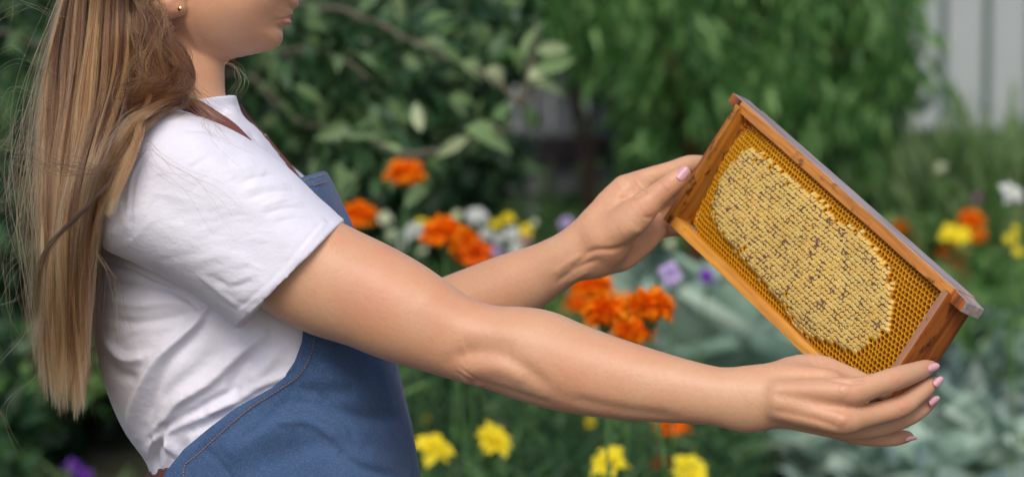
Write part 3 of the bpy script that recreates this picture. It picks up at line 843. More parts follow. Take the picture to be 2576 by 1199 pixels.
# a real end to every strand
cut = np.clip(llen[li] - np.abs(hr.normal(0, .03, NS)) - .12 * (hr.random(NS) < .12) * hr.random(NS), .5, 1)
idx = cut[:, None] * np.linspace(0, 1, NP_)[None] * (NP_ - 1); i0 = np.clip(idx.astype(int), 0, NP_ - 2); fr = (idx - i0)[..., None]
Pm = np.take_along_axis(Pm, i0[..., None], 1) * (1 - fr) + np.take_along_axis(Pm, i0[..., None] + 1, 1) * fr
strands = [Pm]; tones = [np.clip(ltone[li] + hr.normal(0, .17, NS) - .22 * np.clip((z_ - .18) / .2, 0, 1) - .12 * np.clip((s_ - .6) / .2, 0, 1), 0, 1)]; rads = [np.where(fly, .00008, .00017) * hr.uniform(.8, 1.25, NS)]  # inner and face-side strands darker: natural underlayer plus shade put into the tone
def loose(path, n, jit, tone, rad=.00013):
    g = resamp(path)[None]; a = hr.normal(0, 1, (n, 1, 3)) * np.array([jit, jit * .7, .004]); b = hr.normal(0, 1, (n, 1, 3)) * np.array([jit * 1.4, jit, .006])
    q = g + a * (1 - T[None, :, None]) * .6 + b * T[None, :, None] + np.sin(hr.uniform(.5, 2.2, (n, 1, 1)) * T[None, :, None] * 6.28 + hr.uniform(0, 6.28, (n, 1, 3))) * np.array([jit * .4, jit * .3, .002])
    strands.append(q); tones.append(np.clip(np.full(n, tone) + hr.normal(0, .1, n), 0, 1)); rads.append(np.full(n, rad))
loose([(395, 0, 3.22), (420, 90, 3.21), (440, 170, 3.19), (500, 260, 3.14), (560, 300, 3.12)], 26, 12, .6)
loose([(330, 60, 3.21), (400, 130, 3.20), (470, 210, 3.17), (530, 270, 3.13)], 22, 16, .7)
loose([(430, 60, 3.21), (380, 110, 3.20), (320, 190, 3.17), (300, 280, 3.12)], 18, 16, .8)
loose([(380, 240, 3.13), (355, 300, 3.085), (340, 360, 3.075), (300, 450, 3.07), (275, 540, 3.075)], 160, 5, .75, .00018)
loose([(400, 250, 3.13), (365, 300, 3.085), (352, 350, 3.073), (318, 440, 3.066), (290, 500, 3.07)], 90, 4, .35, .00018)
loose([(430, 250, 3.13), (380, 275, 3.09), (330, 310, 3.08), (280, 380, 3.08)], 200, 9, .6, .00018)
loose([(300, 250, 3.10), (340, 350, 3.065), (420, 420, 3.06), (500, 470, 3.05), (560, 550, 3.05)], 7, 26, .3, .0001)
loose([(480, 240, 3.12), (520, 290, 3.10), (540, 330, 3.08), (600, 370, 3.07)], 8, 22, .4, .0001)
loose([(560, 150, 3.30), (600, 170, 3.30), (612, 210, 3.30), (598, 250, 3.30)], 9, 9, .7, .0001)
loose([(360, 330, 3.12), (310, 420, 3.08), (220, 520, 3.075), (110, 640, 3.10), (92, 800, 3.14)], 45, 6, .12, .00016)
loose([(300, 420, 3.07), (240, 430, 3.07), (140, 420, 3.10), (60, 380, 3.15)], 20, 22, .4)
loose([(240, 640, 3.10), (280, 700, 3.10), (300, 800, 3.12), (310, 860, 3.14)], 8, 10, .9, .0001)
for _ in range(80):
    a0, b0 = hr.uniform(335, 425), hr.uniform(0, 90); e0, e1 = hr.uniform(350, 495), hr.uniform(190, 262)
    loose([(a0, b0, 3.215), (a0 + (e0 - a0) * .3 + hr.normal(0, 12), b0 + 60, 3.205), (a0 + (e0 - a0) * .75 + hr.normal(0, 14), (b0 + e1) / 2 + 30, 3.185), (e0, e1, 3.15), (e0 - hr.uniform(10, 60), e1 + hr.uniform(8, 30), 3.115)], 10, 7, hr.choice([.12, .22, .3, .45, .7]), .00013)  # darker underlayer locks, with the shade behind the ear painted into their tones
for _ in range(22):
    y0 = hr.uniform(100, 900); x0 = hr.uniform(90, 140)
    loose([(x0, y0, 3.2), (x0 - hr.uniform(20, 50), y0 + hr.uniform(20, 90), 3.2), (x0 - hr.uniform(60, 130), y0 + hr.uniform(60, 220), 3.2), (x0 - hr.uniform(40, 190), y0 + hr.uniform(120, 330), 3.2)], 3, 9, .6, .000075)
for _ in range(13):
    y0 = hr.uniform(-40, 500); x0 = hr.uniform(60, 130)
    loose([(x0 + 40, y0, 3.2), (x0 - 30, y0 + hr.uniform(-50, 30), 3.2), (x0 - 90, y0 + hr.uniform(-60, 60), 3.2), (x0 - hr.uniform(100, 190), y0 + hr.uniform(-40, 120), 3.2)], 2, 12, .5, .000075)
Pm = np.concatenate(strands); tone = np.concatenate(tones); rad = np.concatenate(rads); NS = len(Pm)
W3 = np.stack([(Pm[..., 0] - 1288) / FOC * Pm[..., 2], (599.5 - Pm[..., 1]) / FOC * Pm[..., 2], Pm[..., 2]], -1)
W3 = c2w(W3) - PB
hc = bpy.data.hair_curves.new('hair')
hc.add_curves([NP_] * NS)
hc.attributes['position'].data.foreach_set('vector', W3.astype(np.float32).ravel())
ra = hc.attributes.new('radius', 'FLOAT', 'POINT')
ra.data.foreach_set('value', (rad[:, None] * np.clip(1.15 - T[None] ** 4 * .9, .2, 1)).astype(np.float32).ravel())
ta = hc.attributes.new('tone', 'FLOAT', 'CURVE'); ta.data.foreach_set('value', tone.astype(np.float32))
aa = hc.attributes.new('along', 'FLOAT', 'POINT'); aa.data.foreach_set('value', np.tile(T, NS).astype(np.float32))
hm = bpy.data.materials.new('hair'); hm.use_nodes = True; ht = hm.node_tree; ht.nodes.remove(ht.nodes['Principled BSDF'])
hb_ = ht.nodes.new('ShaderNodeBsdfHairPrincipled'); hb_.parametrization = 'COLOR'
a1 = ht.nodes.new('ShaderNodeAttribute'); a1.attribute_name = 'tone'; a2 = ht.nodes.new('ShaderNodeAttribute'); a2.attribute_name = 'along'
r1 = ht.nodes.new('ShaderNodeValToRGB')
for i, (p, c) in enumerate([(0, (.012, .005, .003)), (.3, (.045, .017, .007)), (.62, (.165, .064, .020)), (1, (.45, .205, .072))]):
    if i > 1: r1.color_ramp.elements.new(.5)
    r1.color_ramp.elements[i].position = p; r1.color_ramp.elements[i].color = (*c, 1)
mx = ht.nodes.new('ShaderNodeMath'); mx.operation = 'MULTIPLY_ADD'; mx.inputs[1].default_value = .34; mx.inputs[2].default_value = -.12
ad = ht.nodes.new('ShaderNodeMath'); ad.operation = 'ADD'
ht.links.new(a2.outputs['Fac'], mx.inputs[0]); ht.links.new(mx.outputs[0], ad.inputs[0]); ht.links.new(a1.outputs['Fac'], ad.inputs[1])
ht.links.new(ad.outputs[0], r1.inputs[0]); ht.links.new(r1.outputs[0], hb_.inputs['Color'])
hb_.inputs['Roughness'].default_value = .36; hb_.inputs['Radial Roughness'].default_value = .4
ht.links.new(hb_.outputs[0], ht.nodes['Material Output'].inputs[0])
hc.materials.append(hm)
ho = bpy.data.objects.new('hair', hc); C.objects.link(ho); ho.parent = person
#@@/HAIR
#@@FRAME
# ------------------------------------------------------------------ honeycomb frame
FR = np.array([[.4380, -.5200, .7330], [.4610, .8300, .3130], [-.7720, .2010, .6040]])
U_, _, Vt_ = np.linalg.svd(FR); FR = U_ @ Vt_
FT = np.array([.2193, -.1312, 3.3899]); FL, FH, FTK = .3903, .1348, .0384
def f2w(p):     # frame coordinates (along, down, back) -> world
    q = np.asarray(p, float) @ FR.T + FT
    return c2w(q * np.array([1, -1, 1]))
o0 = f2w([0, 0, 0]); ax = [f2w(np.eye(3)[k]) - o0 for k in range(3)]
MF = Matrix(((ax[0][0], -ax[1][0], ax[2][0], o0[0]), (ax[0][1], -ax[1][1], ax[2][1], o0[1]), (ax[0][2], -ax[1][2], ax[2][2], o0[2]), (0, 0, 0, 1)))
# own axes: x along the top bar, y up the side bars, z towards the back -> keep it right-handed
if MF.to_3x3().determinant() < 0:
    MF = Matrix(((ax[0][0], -ax[1][0], -ax[2][0], o0[0]), (ax[0][1], -ax[1][1], -ax[2][1], o0[1]), (ax[0][2], -ax[1][2], -ax[2][2], o0[2]), (0, 0, 0, 1)))
    ZS = -1
else:
    ZS = 1
frame = bpy.data.objects.new('hive_frame', None); C.objects.link(frame)
frame.matrix_world = MF
tag(frame, 'orange-brown wooden hive frame filled with golden honeycomb held in both hands', 'honeycomb frame')
def loc(V_):
    V_ = np.asarray(V_, float); return np.stack([V_[:, 0], -V_[:, 1], V_[:, 2] * ZS], 1)
def p2l(x, y, z0):
    K = np.array([(x - 1288) / FOC, (y - 599.5) / FOC, 1.]); a = FR.T @ K; b = FR.T @ FT
    s__ = (z0 + b[2]) / a[2]; q = FR.T @ (s__ * K - FT); return q[0], q[1]

def wood_mat(name, axis, c1, c2, c3, dark=.5, gloss=.45, stain=(.05, .018, .008), sthr=(.60, .72)):
    k = N(name); sc = [170, 170, 170]; sc[axis] = 9
    g = k.noise(k.coord(scale=tuple(sc)), 1, 5, .65)
    sc2 = [60, 60, 60]; sc2[axis] = 5
    g2 = k.noise(k.coord(scale=tuple(sc2)), 1, 3, .5)
    base = k.ramp(g2, [(.3, c1), (.5, c2), (.72, c3)])
    base = k.mix(k.ramp(g, [(.45, (0, 0, 0)), (.68, (dark, dark, dark))]), base, tuple(v * .35 for v in c1))
    sc3 = [90, 90, 90]; sc3[axis] = 45
    st = k.noise(k.coord(scale=tuple(sc3)), 1, 4, .7)
    base = k.mix(k.ramp(st, [(sthr[0], (0, 0, 0)), (sthr[1], (.9, .9, .9))]), base, stain)
    k.base(base); k.set(Roughness=gloss, Specular_IOR_Level=.4)
    k.bump(g, .35, .0006)
    return k.m
WX = wood_mat('varnished_wood_along', 0, (.44, .15, .025), (.62, .25, .05), (.36, .105, .02), .6, sthr=(.60, .74))
WY = wood_mat('varnished_wood_upright', 1, (.38, .135, .016), (.54, .215, .03), (.28, .08, .014), .8, sthr=(.53, .62))
WB = wood_mat('honey_stained_wood', 0, (.60, .23, .03), (.78, .36, .06), (.50, .15, .02), .4, sthr=(.66, .8))
WG = wood_mat('weathered_wood', 0, (.33, .26, .25), (.42, .35, .34), (.24, .17, .17), .5, .8, sthr=(.64, .8))
WR = wood_mat('red_brown_wood', 1, (.25, .060, .014), (.40, .12, .022), (.13, .035, .012), .7, sthr=(.55, .68))
WE = wood_mat('worn_edge_wood', 1, (.30, .15, .12), (.40, .20, .10), (.17, .09, .08), .5, .7)
import bmesh
from mathutils import noise as mn
def wbox(x0, x1, y0, y1, z0, z1, seg=14, bev=.0009, amp=.0004, taper=None):
    bm = bmesh.new(); nx, ny = (seg, 2) if (x1 - x0) > (y1 - y0) else (2, seg); nz = 5
    bmesh.ops.create_cube(bm, size=1)
    bmesh.ops.bevel(bm, geom=bm.edges[:], offset=.001, segments=1, affect='EDGES') if False else None
    for v in bm.verts:
        v.co = Vector((x0 if v.co.x < 0 else x1, y0 if v.co.y < 0 else y1, z0 if v.co.z < 0 else z1))
    bmesh.ops.bevel(bm, geom=bm.edges[:], offset=bev, segments=2, affect='EDGES', profile=.6)
    def cuts(axis, a, b, n):
        for i in range(1, n):
            c = a + (b - a) * i / n; no = [0, 0, 0]; no[axis] = 1; p = [0, 0, 0]; p[axis] = c
            bmesh.ops.bisect_plane(bm, geom=bm.verts[:] + bm.edges[:] + bm.faces[:], plane_co=p, plane_no=no, dist=1e-7)
    cuts(0, x0, x1, nx); cuts(1, y0, y1, ny); cuts(2, z0, z1, nz)
    for v in bm.verts:
        if taper: v.co = taper(v.co)
        q = v.co * 38; n = mn.noise_vector(q) * amp + mn.noise_vector(v.co * 160) * amp * .5
        v.co += n
    Vv = [tuple(v.co) for v in bm.verts]; bm.verts.index_update()
    Ff = [[v.index for v in f.verts] for f in bm.faces]; nor = [tuple(f.normal) for f in bm.faces]
    bm.normal_update(); nor = [tuple(f.normal) for f in bm.faces]
    bm.free(); return Vv, Ff, nor
def fpart(name, V_, F_, mats, mi=None, parent=None, flip=None):
    V_ = loc(V_)
    if (flip if flip is not None else ZS > 0):
        F_ = [list(f)[::-1] for f in F_]
    me = bpy.data.meshes.new(name); me.from_pydata([tuple(v) for v in V_], [], F_)
    for m in (mats if isinstance(mats, list) else [mats]): me.materials.append(m)
    if mi is not None: me.polygons.foreach_set('material_index', mi)
    smooth(me); me.update()
    o = bpy.data.objects.new(name, me); C.objects.link(o); o.parent = parent or frame
    try: me.set_sharp_from_angle(angle=DEG(40))
    except Exception: pass
    return o
ZC = FTK / 2
v, f, n = wbox(.0010, FL - .0010, -.0065, .0040, ZC - .0150, ZC + .0150, 18)
top = fpart('top_bar', v, f, [WX, WG], [1 if q[1] < -.6 else 0 for q in n])
def lugt(x0, x1):
    def t(c):
        u = (c.x - x0) / (x1 - x0); u = max(0, min(1, abs(u)))
        c = c.copy()
        if c.y < .0: c.y += .0020 * u
        else: c.y += .0008 * u
        return c
    return t
v, f, n = wbox(FL - .0018, FL + .0190, -.0058, .0062, ZC - .0125, ZC + .0125, 5, .0012, .0009, lugt(FL, FL + .0195))
fpart('lug', v, f, [WR, WG], [1 if q[1] < -.5 or q[0] > .5 else 0 for q in n], top)
v, f, n = wbox(-.0215, .0018, -.0063, .0040, ZC - .0125, ZC + .0125, 5, .0012, .0009)
fpart('lug', v, f, [WR, WG], [1 if q[1] < -.5 else 0 for q in n], top)
def hoff(c):      # end bars are narrower in the lower part
    c = c.copy(); u = max(0, min(1, (c.y - .055) / .03)); u = u * u * (3 - 2 * u)
    c.z = ZC + (c.z - ZC) * (1 - .20 * u) if c.z > ZC else c.z
    return c
v, f, n = wbox(0, .0082, -.0008, FH, 0, FTK, 14, .0010, .0005, hoff)
fpart('side_bar', v, f, [WY, WE], [1 if (q[2] < -.6 and 0) else 0 for q in n])
v, f, n = wbox(FL - .0086, FL, -.0008, FH, 0, FTK, 14, .0012, .0007, hoff)
o = fpart('side_bar', v, f, [WR, WE], [1 if q[2] < -.6 else 0 for q in n])
v, f, n = wbox(.0082, FL - .0086, FH - .0100, FH + .0004, ZC - .0150, ZC + .0110, 18, .0014, .0007)
fpart('bottom_bar', v, f, WB)
# small nails in the side bar
for (xx, yy) in ((.006, .0), (FL - .003, .001)):
    pass
# ---- comb
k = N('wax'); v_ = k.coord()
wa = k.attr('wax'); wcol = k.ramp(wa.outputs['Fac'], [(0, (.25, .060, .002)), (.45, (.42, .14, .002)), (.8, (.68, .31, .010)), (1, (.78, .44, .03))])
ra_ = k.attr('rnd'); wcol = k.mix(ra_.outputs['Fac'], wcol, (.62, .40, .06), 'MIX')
k.base(wcol); k.set(Roughness=.30, Specular_IOR_Level=.4, Subsurface_Weight=.3, Subsurface_Scale=.008)
k.b.inputs['Subsurface Radius'].default_value = (1, .5, .1)
k.bump(k.noise(v_, 700, 3), .25, .0003); WAX = k.m
k = N('capping'); v_ = k.coord()
g = k.attr('groove').outputs['Fac']
n1 = k.noise(v_, 900, 3); n2 = k.noise(v_, 60, 4)
cc = k.mix(k.ramp(n2, [(.35, (0, 0, 0)), (.65, (1, 1, 1))]), (.64, .45, .125), (.60, .37, .07))
cc = k.mix(k.ramp(n1, [(.4, (0, 0, 0)), (.8, (.7, .7, .7))]), cc, (.76, .60, .25))
cc = k.mix(k.ramp(g, [(.34, (0, 0, 0)), (.62, (.95, .95, .95))]), cc, (.145, .075, .052))
k.base(cc); k.set(Roughness=.6, Specular_IOR_Level=.3, Subsurface_Weight=.08, Subsurface_Scale=.003)
k.bump(n1, .5, .0007); CAP = k.m
PITCHC = .00515; RH = PITCHC * .8660254
X0, X1, Y0, Y1 = .0084, FL - .0088, .0046, FH - .0102
capP = np.array([p2l(a, b, .006) for a, b in [(1850, 392), (1872, 368), (1905, 376), (1950, 410), (1990, 450), (2060, 500), (2100, 545), (2150, 572), (2200, 622), (2235, 680), (2248, 740), (2240, 800), (2222, 838), (2180, 862), (2140, 888), (2090, 862), (2030, 850), (1990, 818), (1960, 760), (1900, 690), (1850, 630), (1808, 585), (1785, 545), (1782, 500), (1800, 450), (1828, 410)]])
combP = np.array([(X0, Y0), (X1, Y0), (X1, Y1), (.040, Y1), (.026, Y1 - .006), (.020, Y1 - .018), (.015, .075), (.0105, .05)])
cr = np.random.default_rng(5)
def hashv(x, y, s_=0):
    q = np.sin(np.round(x * 4e3) * 12.9898 + np.round(y * 4e3) * 78.233 + s_ * 37.7) * 43758.5453
    return q - np.floor(q)
def combz(x, y):
    z = .0062 + .0105 * np.exp(-np.maximum(x - X0, 0) / .030) + .0085 * np.exp(-np.maximum(X1 - x, 0) / .040) + .003 * np.exp(-(y - Y0) / .010) + .0042 * np.exp(-(Y1 - y) / .012)
    z = z + .0010 * np.sin(x * 41 + 1) * np.sin(y * 63 + 2)
    c = poly_sdf(capP, x, y)
    return z - .0026 * np.clip(-c / .006 + .35, 0, 1), c
Vv = []; Fq = []; wax = []; rndv = []; Vc = []; Fc = []; gr = []
row = 0; yy = Y0 + RH * .5
ang = [math.pi / 6 + i * math.pi / 3 for i in range(6)]
while yy < Y1:
    xs = np.arange(X0 + (row % 2) * PITCHC / 2 + PITCHC * .4, X1, PITCHC)
    for xx in xs:
        if poly_sdf(combP, np.array([xx]), np.array([yy]))[0] > -.0012: continue
        R_ = PITCHC / math.sqrt(3)
        wx = .0006 * mn.noise(Vector((xx * 60, yy * 60, 0))); wy = .0006 * mn.noise(Vector((xx * 60, yy * 60, 5)))
        hx = np.array([xx + R_ * math.cos(a) for a in ang]); hy = np.array([yy + R_ * math.sin(a) for a in ang])
        jx = (hashv(hx, hy) - .5) * .0006 + .0008 * np.array([mn.noise(Vector((a * 50, b * 50, 0))) for a, b in zip(hx, hy)])
        jy = (hashv(hx, hy, 1) - .5) * .0006 + .0008 * np.array([mn.noise(Vector((a * 50, b * 50, 5))) for a, b in zip(hx, hy)])
        px_, py_ = hx + jx, hy + jy; cx_, cy_ = px_.mean(), py_.mean()
        zz, cd = combz(px_, py_); zc_, cdc = combz(np.array([cx_]), np.array([cy_])); cdc = cdc[0] + .0050 * mn.noise(Vector((cx_ * 130, cy_ * 130, 3))) + .0034 * mn.noise(Vector((cx_ * 700, cy_ * 700, 3)))
        lowpart = (cy_ - Y0) / (Y1 - Y0)
        tint = .42 + .45 * (1 - lowpart) * math.exp(-max(cx_ - X0, 0) / .35) + cr.normal(0, .07)
        hole = cdc < 0 and cdc > -.012 and cr.random() < .06
        if cdc > 0 or hole:
            b = len(Vv); rim = .885 if not hole else .7; dep = .0085
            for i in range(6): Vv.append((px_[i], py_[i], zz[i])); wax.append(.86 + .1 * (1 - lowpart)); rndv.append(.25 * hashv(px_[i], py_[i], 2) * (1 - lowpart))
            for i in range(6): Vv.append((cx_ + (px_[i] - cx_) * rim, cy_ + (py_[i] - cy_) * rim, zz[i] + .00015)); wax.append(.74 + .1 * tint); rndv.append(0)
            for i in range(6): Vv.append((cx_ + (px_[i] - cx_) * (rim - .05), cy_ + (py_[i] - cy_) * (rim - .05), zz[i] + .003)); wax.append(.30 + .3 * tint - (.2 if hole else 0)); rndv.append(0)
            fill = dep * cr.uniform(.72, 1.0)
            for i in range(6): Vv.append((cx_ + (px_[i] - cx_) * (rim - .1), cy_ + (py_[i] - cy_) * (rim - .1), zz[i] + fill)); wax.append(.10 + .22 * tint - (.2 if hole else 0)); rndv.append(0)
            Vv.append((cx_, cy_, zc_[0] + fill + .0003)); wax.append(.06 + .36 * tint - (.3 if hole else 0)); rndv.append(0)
            for l in range(3):
                for i in range(6):
                    j = (i + 1) % 6; Fq.append([b + l * 6 + i, b + l * 6 + j, b + l * 6 + 6 + j, b + l * 6 + 6 + i])
            for i in range(6): Fq.append([b + 18 + i, b + 18 + (i + 1) % 6, b + 24])
        else:
            b = len(Vc); pat = mn.noise(Vector((cx_ * 95, cy_ * 95, 9))); lift = cr.uniform(.0001, .0011); sc_ = cr.uniform(.66, .86)
            edge = 1 if cdc > -.003 else 0
            for i in range(6):
                hq = hashv(px_[i] - jx[i], py_[i] - jy[i], 3)
                rowdark = .16 if ang[i] % math.pi > .9 and ang[i] % math.pi < 2.3 else -.12
                gg = (.9 if hq + rowdark + pat * 1.1 - edge * .3 > .33 else .12) * (.8 + .4 * hq)
                Vc.append((px_[i], py_[i], zz[i] + .0007)); gr.append(gg)
            for i in range(6):
                q = cr.uniform(.85, 1.1) * sc_
                Vc.append((cx_ + (px_[i] - cx_) * (.90 + .08 * q), cy_ + (py_[i] - cy_) * q * .86, zz[i] - lift * cr.uniform(.6, 1))); gr.append(.2 if cr.random() > .06 + max(0, pat) * .9 else .75)
            Vc.append((cx_ + cr.normal(0, .0002), cy_ + cr.normal(0, .0002), zc_[0] - lift * 1.05)); gr.append(.0 if cr.random() > .02 + max(0, pat - .25) * 1.2 else .7)
            for i in range(6):
                j = (i + 1) % 6; Fc.append([b + i, b + j, b + 6 + j, b + 6 + i]); Fc.append([b + 6 + i, b + 6 + j, b + 12])
    yy += RH; row += 1
def setattr_(o, nm, vals):
    a = o.data.attributes.new(nm, 'FLOAT', 'POINT'); a.data.foreach_set('value', np.array(vals, np.float32))
fl = ZS < 0
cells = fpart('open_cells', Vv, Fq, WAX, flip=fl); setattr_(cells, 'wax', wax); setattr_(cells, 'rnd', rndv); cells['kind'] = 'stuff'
caps = fpart('capped_cells', Vc, Fc, CAP, flip=fl); setattr_(caps, 'groove', gr); caps['kind'] = 'stuff'
# the other face of the comb and the midrib
Vb = [(a, b, FTK - c) for a, b, c in Vv]; Vb2 = [(a, b, FTK - c) for a, b, c in Vc]
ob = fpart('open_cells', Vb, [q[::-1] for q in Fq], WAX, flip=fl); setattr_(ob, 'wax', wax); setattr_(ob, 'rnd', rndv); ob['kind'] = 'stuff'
ob = fpart('capped_cells', Vb2, [q[::-1] for q in Fc], CAP, flip=fl); setattr_(ob, 'groove', gr); ob['kind'] = 'stuff'
# wax skirt closing the comb's edge
sk = []; cp = catmull(list(combP) + [combP[0]], 1)[:-1]; cp2 = []
for i in range(len(cp)):
    a, b = cp[i], cp[(i + 1) % len(cp)]
    for t in np.linspace(0, 1, 14)[:-1]: cp2.append(a + (b - a) * t)
cp2 = np.array(cp2); cz, _ = combz(cp2[:, 0], cp2[:, 1]); nn_ = len(cp2)
cen_ = cp2.mean(0); cpi = cp2 + (cen_ - cp2) / np.linalg.norm(cen_ - cp2, axis=1)[:, None] * .0006
cpj = cp2 + (cen_ - cp2) / np.linalg.norm(cen_ - cp2, axis=1)[:, None] * .0030
Vs = [(a, b, z + .0035) for (a, b), z in zip(cpj, cz)] + [(a, b, z + .0012) for (a, b), z in zip(cpi, cz)] + [(a, b, FTK - z - .0012) for (a, b), z in zip(cpi, cz)] + [(a, b, FTK - z - .0035) for (a, b), z in zip(cpj, cz)]
Fs = []
for l in range(3):
    for i in range(nn_):
        j = (i + 1) % nn_; Fs.append([l * nn_ + i, l * nn_ + j, (l + 1) * nn_ + j, (l + 1) * nn_ + i])
o = fpart('comb_edge', Vs, Fs, WAX); setattr_(o, 'wax', [.62] * len(Vs))
o = fpart('midrib', *wbox(X0 + .004, X1, Y0 + .001, Y1 - .004, ZC - .0007, ZC + .0007, 8, .0002, 0)[:2], WAX); setattr_(o, 'wax', [.1] * len(o.data.vertices))
#@@/FRAME
#@@BACK
# ------------------------------------------------------------------ garden
br = np.random.default_rng(21)
def gz(x, y, d): return float(at(x, y, d)[2])
k = N('soil'); v = k.coord()
c_ = k.mix(k.ramp(k.noise(v, 1.3, 4), [(.42, (0, 0, 0)), (.58, (1, 1, 1))]), (.15, .115, .10), (.035, .065, .028))
c_ = k.mix(k.noise(v, 14, 5), c_, (.11, .085, .065)); k.base(c_); k.set(Roughness=.95); k.bump(k.noise(v, 30, 6), .8, .03)
n = 90
gx, gy = np.meshgrid(np.linspace(-45, 45, n), np.linspace(-8, 80, n), indexing='ij')
gzv = np.array([[mn.noise(Vector((a * .6, b * .6, 0))) * .03 - .03 for b in gy[0]] for a in gx[:, 0]])
ii = np.arange((n - 1) * (n - 1)); a_ = (ii // (n - 1)) * n + ii % (n - 1)
ground = mesh_obj('ground', np.stack([gx, gy, gzv], -1).reshape(-1, 3), np.stack([a_, a_ + n, a_ + n + 1, a_ + 1], 1), k.m)
ground['kind'] = 'structure'

def leaf_shape(L=1, W=.3, fold=.12, curl=.2, seg=4):
    """a leaf along +x with a fold at the midrib; 4*seg triangles or so"""
    Vv = []; F = []
    for i in range(seg + 1):
        t = i / seg; w = W * math.sin(math.pi * min(1, t ** .8 * .97 + .02)) * .5 + .004; z = -curl * t * t
        Vv += [(t * L, -w, z + fold * w), (t * L, 0, z), (t * L, w, z + fold * w)]
    for i in range(seg):
        b = i * 3
        F += [(b, b + 3, b + 4, b + 1), (b + 1, b + 4, b + 5, b + 2)]
    return np.array(Vv), np.array(F)
def frames(dirs, nrm):
    x_ = dirs / np.linalg.norm(dirs, axis=1, keepdims=True)
    z_ = nrm - x_ * (nrm * x_).sum(1, keepdims=True); z_ /= np.linalg.norm(z_, axis=1, keepdims=True) + 1e-9
    return np.stack([x_, np.cross(z_, x_), z_], 2)
def cloud(name, P, dirs, nrm, size, shape, mat, parent=None, origin=None, kind=None):
    tv, tf = shape; n_ = len(P); R_ = frames(dirs, nrm)
    Vv = np.einsum('nij,kj->nki', R_, tv) * size[:, None, None] + P[:, None, :]
    F = (tf[None] + (np.arange(n_) * len(tv))[:, None, None]).reshape(-1, tf.shape[1])
    o = mesh_obj(name, Vv.reshape(-1, 3), F, mat, parent, origin=origin)
    attr(o, 'tint', np.repeat(np.random.default_rng(n_).random(n_), len(tv)))
    if kind: o['kind'] = kind
    return o
SH_PEACH = leaf_shape(1, .24, .5, .25, 4); SH_APPLE = leaf_shape(1, .52, .5, .28, 5); SH_BLADE = leaf_shape(1, .10, .3, .35, 3); SH_SMALL = leaf_shape(1, .45, .3, .2, 2)
L_PEACH = leaf_mat('peach_leaf', (.030, .105, .022), (.085, .225, .05), (.24, .42, .14), .38, .42)
L_APPLE = leaf_mat('apple_leaf', (.018, .058, .022), (.048, .115, .040), (.17, .26, .11), .22, .45)
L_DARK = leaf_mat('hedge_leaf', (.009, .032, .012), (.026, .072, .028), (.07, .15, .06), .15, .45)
L_BED = leaf_mat('bed_leaf', (.035, .10, .022), (.085, .20, .045), (.20, .34, .10), .3, .5)
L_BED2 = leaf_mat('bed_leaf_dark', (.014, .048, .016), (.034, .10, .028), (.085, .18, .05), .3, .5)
L_GRASS = leaf_mat('grass_blade', (.06, .13, .03), (.11, .20, .06), (.20, .28, .11), .35, .5)
L_CAB = leaf_mat('cabbage_leaf', (.22, .35, .27), (.30, .43, .35), (.40, .52, .43), .15, .55, .3)
L_GREY = leaf_mat('grey_leaf', (.12, .20, .19), (.18, .27, .25), (.26, .33, .29), .2, .6, .3)
_t = L_CAB.node_tree; _r = [n for n in _t.nodes if n.type == 'VALTORGB'][0]; _a = _t.nodes.new('ShaderNodeAttribute'); _a.attribute_name = 'vein'
_m = _t.nodes.new('ShaderNodeMix'); _m.data_type = 'RGBA'; _t.links.new(_a.outputs['Fac'], _m.inputs[0]); _t.links.new(_r.outputs[0], _m.inputs[6]); _m.inputs[7].default_value = (.55, .66, .52, 1)
_t.links.new(_m.outputs[2], _t.nodes['Principled BSDF'].inputs['Base Color'])
BARK = simple('bark', (.10, .055, .035), .9, col2=(.055, .035, .028), ns=30, bump=.5, bd=.004)
BARK2 = simple('peach_bark', (.20, .105, .04), .85, col2=(.12, .06, .03), ns=25, bump=.4, bd=.004)
BARK3 = simple('apple_twig', (.13, .125, .075), .85, col2=(.08, .07, .05), ns=40, bump=.3, bd=.002)
STEM = simple('green_stem', (.06, .14, .035), .6)

def branch(name, pts, r0, r1, mat, parent, world=False, wig=.0):
    p = catmull([(q if world else at(*q)) for q in pts], 5)
    p = p + np.array([[mn.noise(Vector((i * .7, k_ * 9.1, r0 * 900))) for k_ in range(3)] for i in range(len(p))]) * wig
    v, f = tube_mesh(p, np.linspace(r0, r1, len(p)), 8)
    return mesh_obj(name, v, f, mat, parent), p

# --- light grey metal fence at the back on the right
GREY = simple('grey_sheet_metal', (.38, .42, .42), .55, .0, .5, col2=(.33, .37, .375), ns=3, bump=.05)
DGREEN = simple('dark_green_steel', (.055, .10, .085), .6)
RUST = simple('rusty_base_board', (.12, .06, .04), .9, col2=(.07, .05, .045), ns=8)
DF = 17.5; f0 = at(1288, 600, DF); FY = f0[1]
x2465 = at(2475, 300, DF)[0]; PW = .222
fence = empty('metal_fence', (x2465, FY, 0), 'tall pale grey sheet-metal fence with dark green vertical strips at the back right', 'fence')
def box(x0, x1, y0, y1, z0, z1):
    v = [(x, y, z) for x in (x0, x1) for y in (y0, y1) for z in (z0, z1)]
    return v, [[0, 1, 3, 2], [4, 6, 7, 5], [0, 4, 5, 1], [2, 3, 7, 6], [0, 2, 6, 4], [1, 5, 7, 3]]
def put(name, me, parent, loc_, rot=(0, 0, 0), sc=1.0):
    o = bpy.data.objects.new(name, me); C.objects.link(o); o.parent = parent
    pl = parent.matrix_world.translation
    o.location = (loc_[0] - pl[0], loc_[1] - pl[1], loc_[2] - pl[2]); o.rotation_euler = rot; o.scale = (sc,) * 3
    return o
v, f = [], []
